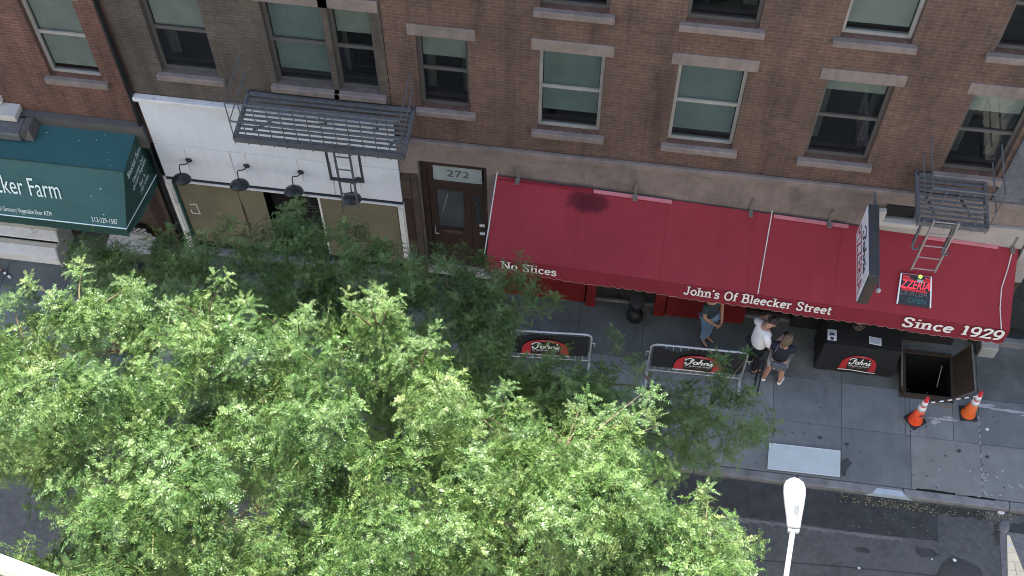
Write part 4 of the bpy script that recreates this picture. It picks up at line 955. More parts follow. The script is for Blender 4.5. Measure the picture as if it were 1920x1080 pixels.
MB().hexa([(4.80,12.452,1.011),(4.985,12.435,1.011),(4.985,12.56,1.011),(4.80,12.577,1.011)],[(4.80,12.452,1.013),(4.985,12.435,1.013),(4.985,12.56,1.013),(4.80,12.577,1.013)]).build('print_block', M['paper_sheet'], s1)
pt = thing('flower_pot', 'small brown pot with pale blooms on the black table below the scallops', 'flower pot', (4.57,12.74,1.0))
MB().lathe([(.06,1.002),(.10,1.06),(.12,1.14),(.11,1.16),(.06,1.15)], 12, (4.57,12.74,0)).build('pot', M['brown_trim'], pt)
q = MB()
for x, y, z in ((4.57,12.69,1.20),(4.60,12.76,1.24),(4.53,12.77,1.22)): q.ball((x,y,z), (.032,.032,.024), 7, 5)
q.build('bloom', M['chalk'], pt)
q = MB()
for k in range(14):
    a = k*2.4; r_ = .03+.07*(k%4)/3; q.ball((4.57+r_*math.cos(a),12.74+r_*math.sin(a),1.17+.02*(k%3)), (.035,.03,.02), 6, 4)
q.build('leaves', M['bark'], pt)

# cellar hatch
H_ = thing('cellar_hatch', 'open sidewalk cellar hatch with rusty doors folded back', 'cellar hatch', (6.1,12.5,0))
x0, x1, y0, y1 = PIT
q = MB()
q.add([(x0,y0,-1.6),(x1,y0,-1.6),(x1,y1,-1.6),(x0,y1,-1.6)], [(0,1,2,3)])
for a, b_ in (((x0,y0),(x1,y0)),((x1,y0),(x1,y1)),((x1,y1),(x0,y1)),((x0,y1),(x0,y0))): q.add([(*a,-1.6),(*b_,-1.6),(*b_,.0),(*a,.0)], [(0,1,2,3)])
q.build('shaft', M['pit'], H_, solid=False)
q = MB(); q.box((x0-.11,y0-.09,.001),(x1+.02,y0+.02,.03)); q.box((x0-.11,y1-.02,.001),(x1+.02,y1+.05,.035)); q.box((x0-.11,y0+.021,.001),(x0+.02,y1-.021,.03)); q.box((x1-.02,y0+.021,.001),(x1+.02,y1-.021,.03)); q.build('kerb_frame', M['dark_rust'], H_, bevel=.004)
MB().bar((6.30,12.62,.2),(6.26,12.30,-.05),.015).build('stay_bar', M['hatch_edge'], H_)
dR = MB().plate([(x1+.022,y0,.035),(x1+.022,y1,.035),(x1+.26,y1+.05,.46),(x1+.28,y0-.03,.46)], (.022,0,-.012)).build('hatch_door', M['dark_rust'], H_)
e = MB(); e.bar((x1+.265,y1+.05,.465),(x1+.285,y0-.03,.465),.026,.02); e.bar((x1+.03,y0-.005,.03),(x1+.285,y0-.03,.46),.018,.02); e.build('edge_bar', M['hatch_edge'], dR)
dL = MB().plate([(x0-.022,y0-.02,.035),(x0-.022,y1,.035),(x0-.12,y1,.33),(x0-.13,y0-.02,.33)], (-.02,0,-.008)).build('hatch_door', M['dark_rust'], H_)
MB().bar((x0-.125,y1,.335),(x0-.135,y0-.02,.335),.024,.018).build('edge_bar', M['hatch_edge'], dL)
q = MB(); q.tube([(x1+.24,y0-.10,.06),(x1+.32,y0-.06,.10),(x1+.36,y0+.02,.22)], .02, 6); q.build('hinge_lump', M['hatch_edge'], H_)

# traffic cones
def cone(name, label, x, y, rz, col, scale=1.0):
    t = thing(name, label, 'traffic cone', (x,y,0), 'traffic cones by the cellar hatch', rz)
    h = .90*scale; rb = .118; rt_ = .030
    q = MB(); q.box((-.155,-.155,0.002),(.155,.155,.032)); q.build('base', M['rubber'], t, bevel=.012, local=True)
    def r(z): return rb + (rt_-rb)*((z-.032)/(h-.032))
    q = MB(); q.lathe([(rb+.02,.032),(rb+.008,.045),(r(.12),.12),(r(h*.52),h*.52)], 24); q.build('body', M[col], t, smooth=True, local=True)
    q = MB(); q.lathe([(r(h*.86),h*.86),(rt_+.004,h*.97),(rt_,h),(.012,h)], 20); q.build('tip', M['cone_red'], t, local=True)
    for za, zb in ((.52,.675),(.715,.86)):
        q = MB(); q.lathe([(r(h*za)+.004,h*za),(r(h*zb)+.004,h*zb)], 24); q.build('collar', M['reflect'], t, smooth=True, local=True)
    q = MB(); q.lathe([(r(h*.675)+.001,h*.675),(r(h*.715)+.001,h*.715)], 24); q.build('band', M['cone_red'], t, smooth=True, local=True)
    a = R(205)-rz; z0, z1 = h*.34, h*.42; q = MB(); v = []
    for k in range(4):
        an = R(-95)+rz*-1+R(14)*k
        v += [((r(z0)+.003)*math.cos(an), (r(z0)+.003)*math.sin(an), z0), ((r(z1)+.003)*math.cos(an), (r(z1)+.003)*math.sin(an), z1)]
    q.add(v, [(2*i,2*i+2,2*i+3,2*i+1) for i in range(3)])
    if col == 'orange': q.build('black_mark', M['ink'], t, solid=False, local=True)
    return t
cone('traffic_cone', 'bright orange traffic cone in front of the cellar hatch corner', 5.83, 11.53, R(38), 'orange')
cone('traffic_cone', 'faded orange brown traffic cone at the right corner of the cellar hatch', 6.79, 11.79, R(4), 'orange2', .96)
# striped barrier pole between the cones and sticks on the ground
pl = thing('striped_pole', 'thin red and white striped pole strung between the two cones', 'pole', (6.3,11.7,.7))
pa, pb = Vector((5.86,11.53,.70)), Vector((6.75,11.78,.72))
for k in range(12): MB().tube([ln(pa,pb,k/12), ln(pa,pb,(k+1)/12)], .012, 6).build('stripe', M['letter' if k % 2 else 'dark_rust'], pl)
stk = MB(); stk.tube([(6.0,11.93,.03),(6.5,11.88,.03)], .014, 6); tag(stk.build('wooden_stick', M['wood_tan'], origin=(6.2,11.9,0)), 'tan wooden stick lying on the hatch frame edge between the cones', 'stick')
# pale block at the end of the awning
t = MB().box((7.0,13.02,0),(7.32,13.27,.34)).build('concrete_block', M['grey_block'], origin=(7.16,13.1,0), bevel=.015); tag(t, 'pale grey concrete block on the sidewalk under the right end of the red awning', 'block')
# black urn at the entrance
t = thing('urn', 'black waisted urn standing in the dark entrance between the red bulkheads', 'urn', (.58,13.0,0))
MB().lathe([(.13,0),(.155,.04),(.16,.16),(.11,.26),(.06,.33),(.06,.38),(.13,.48),(.155,.60),(.14,.66),(.10,.67)], 20, (.58,13.0,0)).build('body', M['black'], t, smooth=True)
MB().lathe([(.145,.662),(.15,.68),(.12,.69)], 20, (.58,13.0,0)).build('rim', M['iron_dark'], t)

# produce steps of the grocery, cooler, stick
PS = thing('display_stand', 'grey white stepped produce stand under the green awning', 'display stand', (-11.5,13,0))
for k in range(3):
    yA = 12.67+.24*k; zA = .30+.24*k
    MB().hexa([(-13.4,yA,zA-.03),(-10.62,yA,zA-.03),(-10.62,yA+.19,zA+.03),(-13.4,yA+.19,zA+.03)],[(-13.4,yA,zA),(-10.62,yA,zA),(-10.62,yA+.19,zA+.06),(-13.4,yA+.19,zA+.06)]).build('shelf_board', M['white_wood'], PS, bevel=.005)
    MB().box((-13.38,yA+.192,zA-.28 if k else .0),(-10.64,yA+.21,zA+.20)).build('riser', M['frame_pale'], PS)
MB().box((-13.38,12.69,.02),(-10.64,12.71,.265)).build('front_board', M['white_wood'], PS)
MB().plate([(-10.615,12.66,0),(-10.615,13.38,0),(-10.615,13.38,1.0),(-10.615,13.20,1.0),(-10.615,13.12,.76),(-10.615,12.96,.76),(-10.615,12.90,.52),(-10.615,12.72,.52),(-10.615,12.66,.27)], (.03,0,0)).build('end_panel', M['frame_pale'], PS)
ck = thing('cooler_box', 'weathered white cooler box beside the grocery doorway', 'cooler box', (-9.3,13.1,0))
MB().box((-9.72,12.98,.0),(-8.86,13.36,.34)).build('body', M['frame'], ck, bevel=.01)
MB().box((-9.74,12.96,.342),(-8.84,13.37,.38)).build('lid', mat('weathered_white_lid', (.55,.55,.56), .7, .1, 12, (.16,.15,.16), 6, .52, .66), ck, bevel=.008)
MB().box((-9.74,13.30,.381),(-8.9,13.37,.47)).build('back_rail', M['frame_pale'], ck)
ch = thing('crate', 'small black and white checkered crate behind the cooler box', 'crate', (-9.1,13.42,0))
MB().box((-9.32,13.375,.0),(-8.98,13.44,.62)).build('body', M['black'], ch)
q = MB()
for i in range(6):
    for j in range(5):
        if (i+j) % 2: q.box((-9.31+.054*i,13.368,.36+.05*j),(-9.262+.054*i,13.374,.402+.05*j))
q.build('checks', M['checker'], ch)
MB().box((-9.80,12.62,.0),(-8.75,12.94,.05)).build('door_mat', M['black_cloth'], None, origin=(-9.3,12.8,0))
tag(bpy.data.objects['door_mat'], 'dark grey mat lying in front of the white cooler box', 'mat')
sk = thing('broom_stick', 'tan stick with black and white banded tip at the left edge', 'stick', (-11.7,12.4,0))
MB().tube([(-12.3,12.75,.5),(-11.72,12.40,.04)], .022, 8).build('shaft', M['wood_tan'], sk)
for k, m_ in enumerate(('black','reflect','black','reflect')): MB().tube([(-11.72+.05*k,12.40-.03*k,.04-.004*k),(-11.67+.05*k,12.37-.03*k,.036-.004*k)], .026, 8).build('tip_band', M[m_], sk)

# ================================================================== STREET LAMP
SL = thing('street_lamp', 'white cobra head street lamp on a long slim arm', 'street lamp', (1.62,1.4,0))
hd = MB(); n = 20; secs = [(5.39,.062,.055),(5.42,.072,.06),(5.52,.082,.065),(5.66,.104,.07),(5.78,.118,.072),(5.86,.117,.066),(5.92,.095,.052),(5.955,.052,.032),(5.967,.012,.012)]
for y, rx, rz in secs:
    for k in range(n):
        a = 2*PI*k/n; hd.v.append(Vector((2.18+rx*math.cos(a), y, 9.0+rz*(math.sin(a) if math.sin(a) > 0 else .45*math.sin(a)))))
m_ = len(secs)
hd.f = [(i*n+k,i*n+(k+1)%n,(i+1)*n+(k+1)%n,(i+1)*n+k) for i in range(m_-1) for k in range(n)]+[tuple(range(n)), tuple((m_-1)*n+k for k in range(n))]
head = hd.build('lamp_head', M['lamp'], SL, smooth=True)
q = MB(); q.plate([(2.165,5.53,9.0665),(2.215,5.52,9.065),(2.222,5.60,9.067),(2.212,5.655,9.069),(2.188,5.625,9.07),(2.170,5.645,9.07)], (0,0,-.004)); q.build('photocell_hole', M['lamp_gap'], head)
MB().lathe([(.10,0),(.10,.015),(.06,.025)], 16, (2.18,5.8,8.955)).build('lens', M['frame_pale'], head)
MB().box((2.12,5.355,8.975),(2.235,5.395,9.03)).build('clamp', M['galv'], head, bevel=.006)
MB().tube([(2.178,5.42,9.0),(2.12,4.88,8.985),(1.98,3.9,8.90),(1.75,2.3,8.5),(1.64,1.5,7.9)], [.028,.028,.030,.034,.04], 12).build('arm', M['lamp'], SL, smooth=True)
MB().tube([(1.62,1.4,0),(1.62,1.4,8.3)], [.11,.07], 16).build('pole', M['lamp'], SL, smooth=True)
MB().box((1.44,1.22,0.002),(1.80,1.58,.25)).build('base', M['galv'], SL, bevel=.02)
# white rail close to the camera
RL = thing('railing', 'white painted railing end at the bottom left corner', 'railing', (-2.0,1.0,18.45))
MB().hexa([(-2.6,1.28,18.42),(-.9,.907,18.42),(-.9,.943,18.42),(-2.6,1.317,18.42)],[(-2.6,1.28,18.5),(-.9,.907,18.5),(-.9,.943,18.5),(-2.6,1.317,18.5)]).build('top_rail', M['white_rail'], RL)
MB().hexa([(-2.6,1.19,18.30),(-1.5,.95,18.30),(-1.5,1.02,18.30),(-2.6,1.26,18.30)],[(-2.6,1.19,18.38),(-1.5,.95,18.38),(-1.5,1.02,18.38),(-2.6,1.26,18.38)]).build('beige_ledge', M['beige'], RL)
MB().bar((-2.55,1.29,18.44),(-2.55,-1.6,18.0),.06).build('bracket', M['white_rail'], RL)
MB().box((-2.62,1.2,16.9),(-2.5,1.3,18.42)).build('post', M['white_rail'], RL)

# ================================================================== PEOPLE
def skinned(name, joints, edges, m, parent, root=0, sub=2, smooth=True):
    me = bpy.data.meshes.new(name); me.from_pydata([j[0] for j in joints], edges, [])
    o = bpy.data.objects.new(name, me); COL.objects.link(o)
    o.modifiers.new('s', 'SKIN').use_smooth_shade = True
    sv = me.skin_vertices[0].data
    for i, j in enumerate(joints):
        r_ = j[1]; sv[i].radius = r_ if isinstance(r_, tuple) else (r_, r_)
    sv[root].use_root = True
    md = o.modifiers.new('d', 'SUBSURF'); md.levels = sub; md.render_levels = sub
    out = bpy.data.meshes.new_from_object(o.evaluated_get(bpy.context.evaluated_depsgraph_get()))
    bpy.data.objects.remove(o); bpy.data.meshes.remove(me)
    out.materials.clear(); out.materials.append(m)
    c = bpy.data.objects.new(name, out); COL.objects.link(c); c.parent = parent
    return c
def person(label, loc, rz, pose, look):
    t = thing('person', label, 'person', loc, None, rz)
    J = pose; jt = []; ed = []
    def add(co, r_): jt.append((tuple(co), r_)); return len(jt)-1
    def chain(start, pts):
        p = start
        for co, r_ in pts: q = add(co, r_); ed.append((p, q)); p = q
        return p
    V3 = Vector
    pel = add(J['pelvis'], (.145,.105))
    ch = chain(pel, [(ln(J['pelvis'],J['chest'],.45), (.125,.09)), (J['chest'], (.155,.105)), (ln(J['chest'],J['neck'],.72), (.10,.075))])
    nk = chain(ch, [(J['neck'], .056)])
    hd = chain(nk, [(ln(J['neck'],J['head'],.55), .068), (J['head'], (.078,.096)), (V3(J['head'])+(V3(J['head'])-V3(J['neck'])).normalized()*.085, (.055,.068))])
    hv = V3(J['head']); hu = (hv-V3(J['neck'])).normalized(); fw = V3(J['face']).normalized(); sd = fw.cross(hu).normalized()
    for s, S_ in ((-1,'L'),(1,'R')):
        sh = chain(ch, [(J['sh'+S_], .055)]); el = chain(sh, [(ln(J['sh'+S_],J['el'+S_],.5), .045), (J['el'+S_], .038)])
        wr = chain(el, [(ln(J['el'+S_],J['wr'+S_],.4), .036), (J['wr'+S_], (.024,.028))])
        d = (V3(J['ha'+S_])-V3(J['wr'+S_])).normalized(); a = d.cross(V3(J.get('palm'+S_,(0,0,1)))).normalized(); b_ = a.cross(d)
        W = V3(J['wr'+S_]); pm = chain(wr, [(W+d*.05, (.036,.018))])
        for f in range(4):
            o = a*(.027-.018*f); l = (.062,.070,.066,.052)[f]
            chain(pm, [(W+d*.092+o, .0095), (W+d*(.092+l*.55)+o-b_*.012, .0085), (W+d*(.092+l*.9)+o-b_*.035, .007)])
        chain(pm, [(W+d*.055+a*.040, .011), (W+d*.09+a*.052-b_*.012, .009)])
        hp = chain(pel, [(J['hip'+S_], .095)]); kn = chain(hp, [(ln(J['hip'+S_],J['kn'+S_],.5), .076), (J['kn'+S_], .056)])
        an = chain(kn, [(ln(J['kn'+S_],J['an'+S_],.35), .056), (ln(J['kn'+S_],J['an'+S_],.75), .042), (J['an'+S_], .036)])
        chain(an, [(V3(J['an'+S_])+V3(J['toe'+S_])*.10-V3((0,0,.035)), (.038,.03)), (V3(J['an'+S_])+V3(J['toe'+S_])*.17-V3((0,0,.045)), (.034,.02))])
    skinned('body', jt, ed, M[look['skin']], t, pel)
    body = t
    # face and hair
    q = MB(); q.ball(hv+fw*.092-hu*.012, (.014,.016,.02), 8, 6); q.build('nose', M[look['skin']], t, local=True, smooth=True)
    for s in (-1,1):
        q = MB(); q.ball(hv+fw*.083+sd*.032*s+hu*.014, .011, 7, 5); q.build('eye', M['eye'], t, local=True)
        q = MB(); q.ball(hv+sd*.078*s-hu*.005, (.016,.018,.03), 8, 6); q.build('ear', M[look['skin']], t, local=True, smooth=True)
    q = MB(); q.bar(hv+fw*.086-hu*.052-sd*.022, hv+fw*.086-hu*.052+sd*.022, .008, .01); q.build('mouth', M['logo_red'], t, local=True)
    hb = MB(); n1, n2 = 18, 10; low = look.get('hair_low', 1.9)
    for i in range(n2+1):
        for k in range(n1):
            a = 2*PI*k/n1; back = -math.cos(a); lim = low*(.62+.38*max(-.9, back)); th = lim*i/n2
            rr_ = .100 + (.008*math.sin(7*a)+.006*math.sin(13*a+i))
            ve = sd*math.sin(a)*math.sin(th)*rr_*.90 + fw*math.cos(a)*math.sin(th)*rr_*1.12 + hu*math.cos(th)*rr_*1.12
            if th > 1.5: ve += -hu*(th-1.5)*look.get('hair_len', .03)
            hb.v.append(hv + hu*.022 - fw*.006 + ve)
    hb.f = [(i*n1+k,i*n1+(k+1)%n1,(i+1)*n1+(k+1)%n1,(i+1)*n1+k) for i in range(n2) for k in range(n1)]
    hb.build('hair', M[look['hair']], t, local=True, smooth=True, solid=False)
    # top
    jt = []; ed = []; lo = look.get('loose', 1)
    pel = add(V3(J['pelvis'])+V3((0,0,look.get('hem',-.02))), (.172*lo,.128*lo)); c1 = chain(pel, [(ln(J['pelvis'],J['chest'],.45), (.160*lo,.122*lo)), (J['chest'], (.176*lo,.126*lo)), (ln(J['chest'],J['neck'],.70), (.115,.085))])
    for S_ in 'LR':
        sl = look.get('sleeve', .62)
        chain(c1, [(J['sh'+S_], .074), (ln(J['sh'+S_],J['el'+S_],.4), .068), (ln(J['sh'+S_],J['el'+S_],sl), .064)])
    skinned('shirt', jt, ed, M[look['top']], t, pel)
    # trousers or shorts
    jt = []; ed = []; le = look['leg']
    pel = add(V3(J['pelvis'])+V3((0,0,.03)), (.158,.118))
    for S_ in 'LR':
        e1 = chain(pel, [(J['hip'+S_], .112)])
        if le <= 1: chain(e1, [(ln(J['hip'+S_],J['kn'+S_],le*.5), .100), (ln(J['hip'+S_],J['kn'+S_],le), .096)])
        else: chain(e1, [(ln(J['hip'+S_],J['kn'+S_],.5), .090), (J['kn'+S_], .070), (ln(J['kn'+S_],J['an'+S_],.5), .064), (ln(J['kn'+S_],J['an'+S_],.93), .054)])
    skinned('trousers' if le > 1 else 'shorts', jt, ed, M[look['bottom']], t, pel)
    for S_ in 'LR':
        a_ = V3(J['an'+S_]); to = V3(J['toe'+S_])
        skinned('shoe', [(a_-to*.045-V3((0,0,.038)), (.042,.038)), (a_+to*.05-V3((0,0,.035)), (.046,.040)), (a_+to*.12-V3((0,0,.048)), (.047,.030)), (a_+to*.185-V3((0,0,.056)), (.036,.020))], [(0,1),(1,2),(2,3)], M[look['shoe']], t)
    return t
def stand(H=1.75, spread=.10, **k):
    s = H/1.75
    J = dict(pelvis=(0,0,.95), chest=(0,.0,1.30), neck=(0,-.01,1.49), head=(0,.02,1.635), face=(0,1,0),
             shL=(-.185,0,1.42), shR=(.185,0,1.42), elL=(-.24,-.02,1.14), elR=(.24,-.02,1.14), wrL=(-.24,.06,.90), wrR=(.24,.06,.90), haL=(-.24,.08,.8), haR=(.24,.08,.8),
             hipL=(-.09,0,.90), hipR=(.09,0,.90), knL=(-spread,.015,.49), knR=(spread,.015,.49), anL=(-spread,0,.085), anR=(spread,0,.085), toeL=(-.15,1,0), toeR=(.15,1,0))
    J.update(k)
    return {a: (tuple(c*s for c in b) if not a.startswith(('toe','face','palm')) else Vector(b).normalized()) for a, b in J.items()}
# man in jeans facing the street, hands clasped
person('person in dark teal tee and blue jeans standing behind the barrier with hands clasped', (1.92,12.70,0), R(225),
       stand(1.74, .055, shL=(-.165,0,1.42), shR=(.165,0,1.42), elL=(-.215,.05,1.13), elR=(.215,.05,1.13), wrL=(-.07,.24,.93), wrR=(.07,.25,.95), haL=(.02,.27,.87), haR=(-.02,.28,.89), palmL=(0,1,0), palmR=(0,1,0), knL=(-.06,.01,.49), knR=(.06,.02,.49), face=(.1,1,-.2)),
       dict(skin='skin2', hair='hair_dark', top='teal', bottom='denim', shoe='shoe_dark', leg=2, hem=-.03))
# man in white shirt looking down at a phone
p2 = person('person in loose white tee and dark trousers looking down at a phone', (2.80,12.20,0), R(-62),
       stand(1.80, .10, chest=(0,.03,1.30), neck=(0,.08,1.48), head=(.01,.17,1.60), face=(0,.75,-.65), elL=(-.30,.10,1.25), wrL=(-.20,.22,1.45), haL=(-.12,.22,1.53), elR=(.25,.08,1.14), wrR=(.13,.33,1.12), haR=(.10,.42,1.13)),
       dict(skin='skin', hair='hair_dark', top='white_cotton', bottom='charcoal', shoe='shoe_dark', leg=2, hem=-.10, sleeve=.85, loose=1.16))
MB().obox((.115,.46,1.15)if 0 else (.10,.455,1.165), (.038,.075,.005), Matrix.Rotation(R(25),3,'X')).build('phone', M['phone'], None, origin=None)
ph = bpy.data.objects['phone']; ph.matrix_world = p2.matrix_basis.copy(); tag(ph, 'black phone held in front of the person in the white tee', 'phone')
# woman seen from behind
p3 = person('person in navy tee, cream shorts and white trainers seen from behind', (3.20,11.97,0), R(-8),
       stand(1.66, .155, hipL=(-.095,0,.90), hipR=(.095,0,.90), head=(.03,.03,1.635), face=(.35,.9,-.15), elL=(-.215,.05,1.15), wrL=(-.13,.22,1.05), haL=(-.06,.28,1.07), elR=(.215,.06,1.15), wrR=(.16,.24,1.05), haR=(.09,.30,1.07), toeL=(-.25,1,0), toeR=(.35,1,0), knL=(-.125,.02,.49), knR=(.135,.02,.49)),
       dict(skin='skin', hair='hair_brown', top='navy', bottom='cream', shoe='shoe_white', leg=.62, hem=.02, hair_low=2.35, hair_len=.10))
bagt = thing('shoulder_bag', 'grey sling bag worn across the lower back of the person in navy', 'bag', (3.20,11.97,0), None, R(-8))
q = MB(); q.obox((.01,-.185,.98), (.145,.050,.065), Matrix.Rotation(R(8),3,'Y')); q.build('pouch', M['bag'], bagt, bevel=.03, local=True)
q = MB(); q.obox((.01,-.243,.985), (.13,.004,.045), Matrix.Rotation(R(8),3,'Y')); q.build('front_pocket', M['iron'], bagt, bevel=.003, local=True)
q = MB(); q.tube([(-.15,-.17,1.03),(-.17,-.155,1.18),(-.12,-.125,1.36),(-.09,-.02,1.425),(-.08,.08,1.37)], .013, 6); q.tube([(.17,-.16,1.02),(.185,-.12,1.15),(.20,-.04,1.26),(.17,.08,1.3)], .013, 6); q.build('strap', M['bag'], bagt, local=True)

